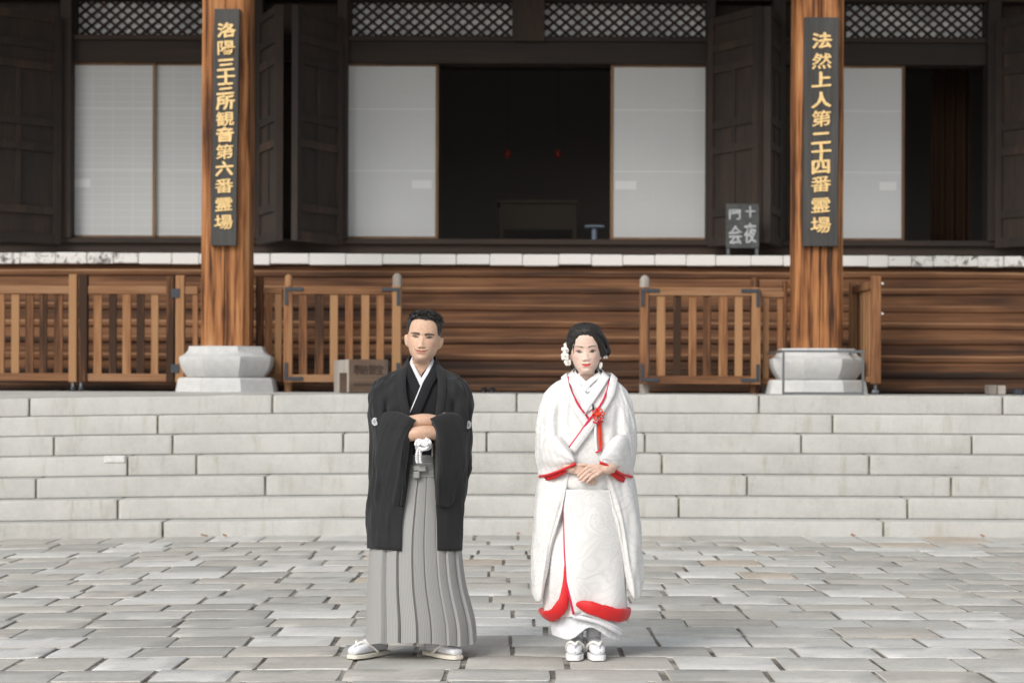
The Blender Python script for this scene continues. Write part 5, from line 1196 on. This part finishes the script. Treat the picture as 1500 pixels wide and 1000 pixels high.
    collar('inner_collar', MT['silk'], [(841, 549), (846, 552.5), (854, 560), (864, 573)], 9, .004, .003); collar('inner_collar', MT['silk'], [(879, 549), (873, 553), (863, 561), (850, 577)], 9, .004, .006)
    collar('kimono_collar', MT['silk'], [(836, 552), (841, 560), (851, 576), (866, 600)], 13, .004, .009); collar('kimono_collar', MT['silk'], [(886, 552), (880, 562), (868, 580), (850, 606)], 13, .004, .013)
    collar('lapel', MT['damask'], [(828, 554), (830.5, 570), (839.5, 591), (855, 614), (862, 624)], 10, .004, .015, rise=.2); collar('lapel', MT['damask'], [(897.5, 555), (894, 574), (888, 587), (868, 618), (838, 660)], 11, .004, .019, rise=.2)
    b2 = bvh_of(pe, *[o for o in body.children_recursive if o.name.split('.')[0] in ('robe', 'lapel', 'kimono_collar', 'inner_collar')])
    on('piping', MT['crimson'], [(832, 552), (836, 569), (845, 590), (855, 603), (863, 613)], 2.6, .005, .002, b=b2); on('piping', MT['crimson'], [(893, 554), (890, 570), (885, 583), (876, 598), (866, 612), (850, 633), (833.5, 656)], 2.8, .005, .003, b=b2, n_=44)
    # sash roll under the hands
    q = catmull([L(812, 694, -.10), L(836, 703, -.16), L(862, 706, -.172), L(886, 704, -.16), L(912, 696, -.10)], 30); G = []
    for i, p in enumerate(q):
        a = np.linspace(0, 2 * math.pi, 18, endpoint=False); G.append([(p[0], p[1] - .028 * math.cos(t) * (1 + .1 * math.sin(i * .7)), p[2] + .046 * math.sin(t)) for t in a])
    MB().grid(np.array(G), cu=True, cap0=True, cap1=True).build('sash', MT['damask'], body, smooth=True, world_space=False)
    # ---- sleeves: forearm part with red edged cuff, and the long hanging part
    def forearm(top, cuff, ys, seed, name='sleeve'):
        st = []
        for (tx, ty), (cx, cy), yl in zip(top, cuff, ys): st.append((L(tx, ty, yl[0]), L(cx, cy, yl[1]), .012 + .034 * min(1, (len(st)) / 3), .026))
        return MB().grid(pouch(st, 54, 56, .007, seed), cu=True, cap0=True, cap1=True).build(name, MT['damask'], robe, smooth=True, world_space=False)
    cuffL = [(794, 699), (796, 703), (805, 699), (819, 691), (833, 683), (843, 678)]; topL = [(798, 660), (799, 645), (806, 635), (819, 640), (833, 656), (843, 671)]
    ysL = [(.01, .01), (-.06, -.06), (-.12, -.125), (-.175, -.175), (-.20, -.205), (-.205, -.215)]
    cuffR = [(922, 700), (921, 705), (912, 701), (902, 690), (890, 681.5), (880, 677)]; topR = [(921, 660), (920, 645), (913, 635), (901, 640), (888, 656), (879, 670)]
    fL = forearm(topL, cuffL, ysL, 51); fR = forearm(topR, cuffR, ysL, 52)
    trL = [0, (790.5, 697), (803, 694.5), (819, 689), (833, 683), (843, 678)]; trR = [0, (926.5, 697), (914, 694), (902, 687.5), (890, 680.5), (880, 676.5)]
    for cf, ys in ((trL, ysL), (trR, ysL)):
        q = catmull([L(x, y + .5, yl[1] - .030) for (x, y), yl in zip(cf[1:], ys[1:])], 30); MB().tube(q, .0062, 8).build('cuff_trim', MT['red'], robe, smooth=True, world_space=False)
        q2 = [L(x + (1.5 if x < 861 else -1.5), y + dy, yl[1] - .014) for (x, y), yl, dy in zip(cf[1:], ys[1:], (5, 8, 7.5, 4.5, 2) if cf is trL else (8, 11, 11, 7, 2))]; q2 = catmull(q2, 30)
        q1 = catmull([L(x, y - 2, yl[1] - .010) for (x, y), yl in zip(cf[1:], ys[1:])], 30)
        G = np.array([[a, a * .5 + b * .5 + np.array((0, -.006, 0)), b + np.array((0, -.008, 0)), b + np.array((0, .004, -.002)), a + np.array((0, .02, 0))] for a, b in zip(q1, q2)])
        MB().grid(G, cu=True, cap0=True, cap1=True).build('cuff_lining', MT['red'], robe, smooth=True, world_space=False)
    hL = [(L(794, 690, .02), L(783, 862, .03), .03, .022), (L(796, 692, -.04), L(783, 876, -.03), .032, .024), (L(800, 690, -.09), L(788, 881, -.07), .04, .024), (L(815, 686, -.125), L(796, 872, -.10), .036, .02), (L(828, 684, -.155), L(806, 812, -.13), .03, .018), (L(838, 684, -.17), L(823, 757, -.155), .024, .014)]
    hR = [(L(924, 690, .02), L(939, 850, .03), .03, .022), (L(922, 692, -.04), L(939, 868, -.03), .032, .024), (L(917, 690, -.09), L(934, 878, -.07), .04, .024), (L(904, 686, -.125), L(924, 866, -.10), .036, .02), (L(893, 684, -.155), L(912, 800, -.13), .03, .018), (L(884, 684, -.17), L(897, 748, -.155), .024, .014)]
    for st, sd in ((hL, 61), (hR, 62)): MB().grid(pouch(st, 50, 60, .008, sd), cu=True, cap0=True, cap1=True).build('hanging_sleeve', MT['damask'], robe, smooth=True, world_space=False)
    # ---- front overlap: outer panel with a red edge, opening towards the hem
    m, n = 44, 44; P = np.zeros((m, n, 3))
    for i, t in enumerate(np.linspace(0, 1, m)):
        y = 716 + t * (896 - 716); xl = np.interp(y, [716, 745, 800, 850, 896], [831, 826.5, 828, 831, 842]); xr = np.interp(y, [716, 896], [902, 921])
        yb = y + 8 * t * t
        for j, s in enumerate(np.linspace(0, 1, n)):
            x = xl + (xr - xl) * s; W = 61; u_ = (x - 858) / W; yy = -.178 * max(0, 1 - abs(u_) ** 2.3) ** (1 / 2.3) - .012 - .014 * math.sin(u_ * 5 + t * 4) * t
            P[i, j] = L(x, y + t ** 3 * (2 + 12 * s - 6 * math.sin(s * 3.1)), yy)
    pan = MB().grid(P).build('front_panel', MT['damask'], robe, smooth=True, world_space=False, fix=False); pan.modifiers.new('t', 'SOLIDIFY').thickness = .005
    edge = P[:, 0] + np.array((-.002, -.004, 0)); MB().tube(edge[6:], np.linspace(.0022, .0060, m - 6), 8).build('piping', MT['crimson'], robe, smooth=True, world_space=False)
    # padded red hem: right roll and left roll that climbs the slit
    def roll(px, rad, name='padded_hem'):
        q = catmull([L(x, y, yl) for x, y, yl in px], 44); r_ = np.asarray([np.interp(t, np.linspace(0, 1, len(rad)), rad) for t in np.linspace(0, 1, 44)]) * (1 + .05 * np.sin(np.arange(44) * .9) + .03 * np.sin(np.arange(44) * 2.3))
        return MB().tube(q, r_ * .48, 28, flat=2.4).build(name, MT['red'], robe, smooth=True, world_space=False)
    roll([(846, 884, -.20), (856, 886, -.212), (872, 891, -.218), (892, 897, -.20), (908, 900, -.165), (919, 899, -.09), (920, 897, 0.0), (912, 896, .09), (880, 895, .16)], [.008, .024, .029, .030, .030, .029, .028, .028, .028])
    roll([(829, 826, -.178), (829.5, 845, -.182), (829, 865, -.186), (825, 884, -.185), (815, 898, -.165), (804, 902, -.12), (799, 900, -.05), (799, 897, .03), (815, 895, .12), (850, 895, .16)], [.004, .010, .017, .026, .030, .030, .030, .03, .03, .03])
    # white under-kimono skirt
    rows = [(868, 812, 910, .135, .13, 2.3, 0, 0), (890, 809, 912, .15, .145, 2.3, 0, 0), (912, 808, 913, .158, .15, 2.3, 0, 0), (931, 809, 912, .16, .15, 2.3, 0, 0)]
    m, n = 40, 200; P = loft_rows(pe, rows, n, m); v = np.linspace(0, 1, m)[:, None] * np.ones((1, n)); fr = P[..., 1] < 0
    xx = P[..., 0] - L(861, 900)[0]; P[..., 2] += v ** 2 * np.where(fr, .062 * np.exp(-((xx - .0) / .07) ** 2) + .012 * np.sin(xx * 26), .01)
    P = displace(P, True, .006, wob(xx * 30, v * 4, 71)); sk = MB().grid(P, cu=True).build('under_kimono', MT['white'], body, smooth=True, world_space=False); sk.modifiers.new('t', 'SOLIDIFY').thickness = .006
    q = catmull([L(842, 902, -.172), L(858, 905, -.185), (L(880, 911, -.182)), L(898, 920, -.16), L(910, 927, -.11)], 30); MB().tube(q, .011, 12).build('hem_fold', MT['white'], sk, smooth=True, world_space=False)
    q = catmull([L(842, 896, -.170), L(860, 898, -.185), (L(880, 905, -.184)), L(900, 915, -.155), L(911, 922, -.10)], 30); MB().tube(q, .010, 12).build('hem_fold', MT['white'], sk, smooth=True, world_space=False)
    # ---- red knot ornament with tassels, tucked in the collar
    b3 = bvh_of(pe, *[o for o in body.children_recursive if o.type == 'MESH' and o.name.split('.')[0] in ('robe', 'lapel', 'kimono_collar', 'sleeve')])
    c = drape(pe, b3, [(876, 607), (877, 608)], .014, 2)[0][0]; m2 = MB()
    for k in range(8):
        a = k * math.pi / 4 + .2; R0 = .019; t = np.linspace(0, 2 * math.pi, 16); ux, uz = math.cos(a), math.sin(a)
        m2.tube(np.stack([c[0] + ux * (R0 + .012 * np.cos(t)) - uz * .008 * np.sin(t), c[1] - .004 + .004 * np.sin(t + k), c[2] + uz * (R0 + .012 * np.cos(t)) + ux * .008 * np.sin(t)], 1), .0030, 6)
    m2.tube([c + np.array((-.006, -.006, 0)), c + np.array((.006, -.006, .001))], .010, 10)
    orn = m2.build('knot_ornament', MT['redcord'], body, smooth=True, world_space=False)
    for px, mt, wd in (([(877, 616), (877.5, 632), (878, 648), (880, 660)], 'redcord', 3.4), ([(880, 617), (880.5, 635), (881, 655)], 'redcord', 2.2), ([(872.5, 620), (872.5, 640), (874, 661)], 'silk', 3.6), ([(869, 601), (868.5, 595), (868.3, 592)], 'iron', 2.4)):
        pts, nr = drape(pe, b3, px, .010, 20); MB().grid(ribbon(pts, nr, wd * pe.k, .006), cu=True, cap0=True, cap1=True).build('tassel' if mt != 'iron' else 'pouch_tip', MT[mt], orn, smooth=True, world_space=False)
    for px in ([(869, 617.5), (873, 619), (877, 617), (882, 617)], [(873, 661.5), (876, 660), (879, 657)]):
        pts, nr = drape(pe, b3, px, .014, 14); MB().tube(pts, .0042, 8).build('cord', MT['crimson'], orn, smooth=True, world_space=False)
    foot(pe, R(-6), L(843.5, 957)[0], -.07, body, MT['silk'], MT['white'], MT['pearl'], .92, .03); foot(pe, R(6), L(872.5, 957)[0], -.07, body, MT['silk'], MT['white'], MT['pearl'], .92, .03)
    return body
woman = build_woman()

# a few dry leaves at the foot of the steps
leaf_m = plain('dry_leaf', (.30, .13, .05), .8, nscale=40)
r = np.random.default_rng(77)
for x, d, z in ((760, 17.84, 0), (300, 17.82, 0), (815, 17.8, 0), (1250, 17.83, 0), (1440, 17.82, 0), (330, 17.78, 0)):
    X = PX(x, d); P = []; a = r.uniform(0, 6); zz = float(sag(X)) + .008
    for t in np.linspace(0, 1, 6):
        w = .018 * math.sin(math.pi * (.06 + .88 * t)); P.append([(X + (t - .5) * .06 * math.cos(a) - w * q * math.sin(a), d + (t - .5) * .06 * math.sin(a) + w * q * math.cos(a), zz + .010 * q * q + .012 * t * t) for q in (-1, -.5, 0, .5, 1)])
    o = MB().grid(np.array(P)).build('fallen_leaf', leaf_m, None, smooth=True, fix=False); o.modifiers.new('t', 'SOLIDIFY').thickness = .001
    tag(o, 'small dry orange leaf on the paving at the foot of the stone steps', 'leaf', 'dry leaves at the foot of the steps')
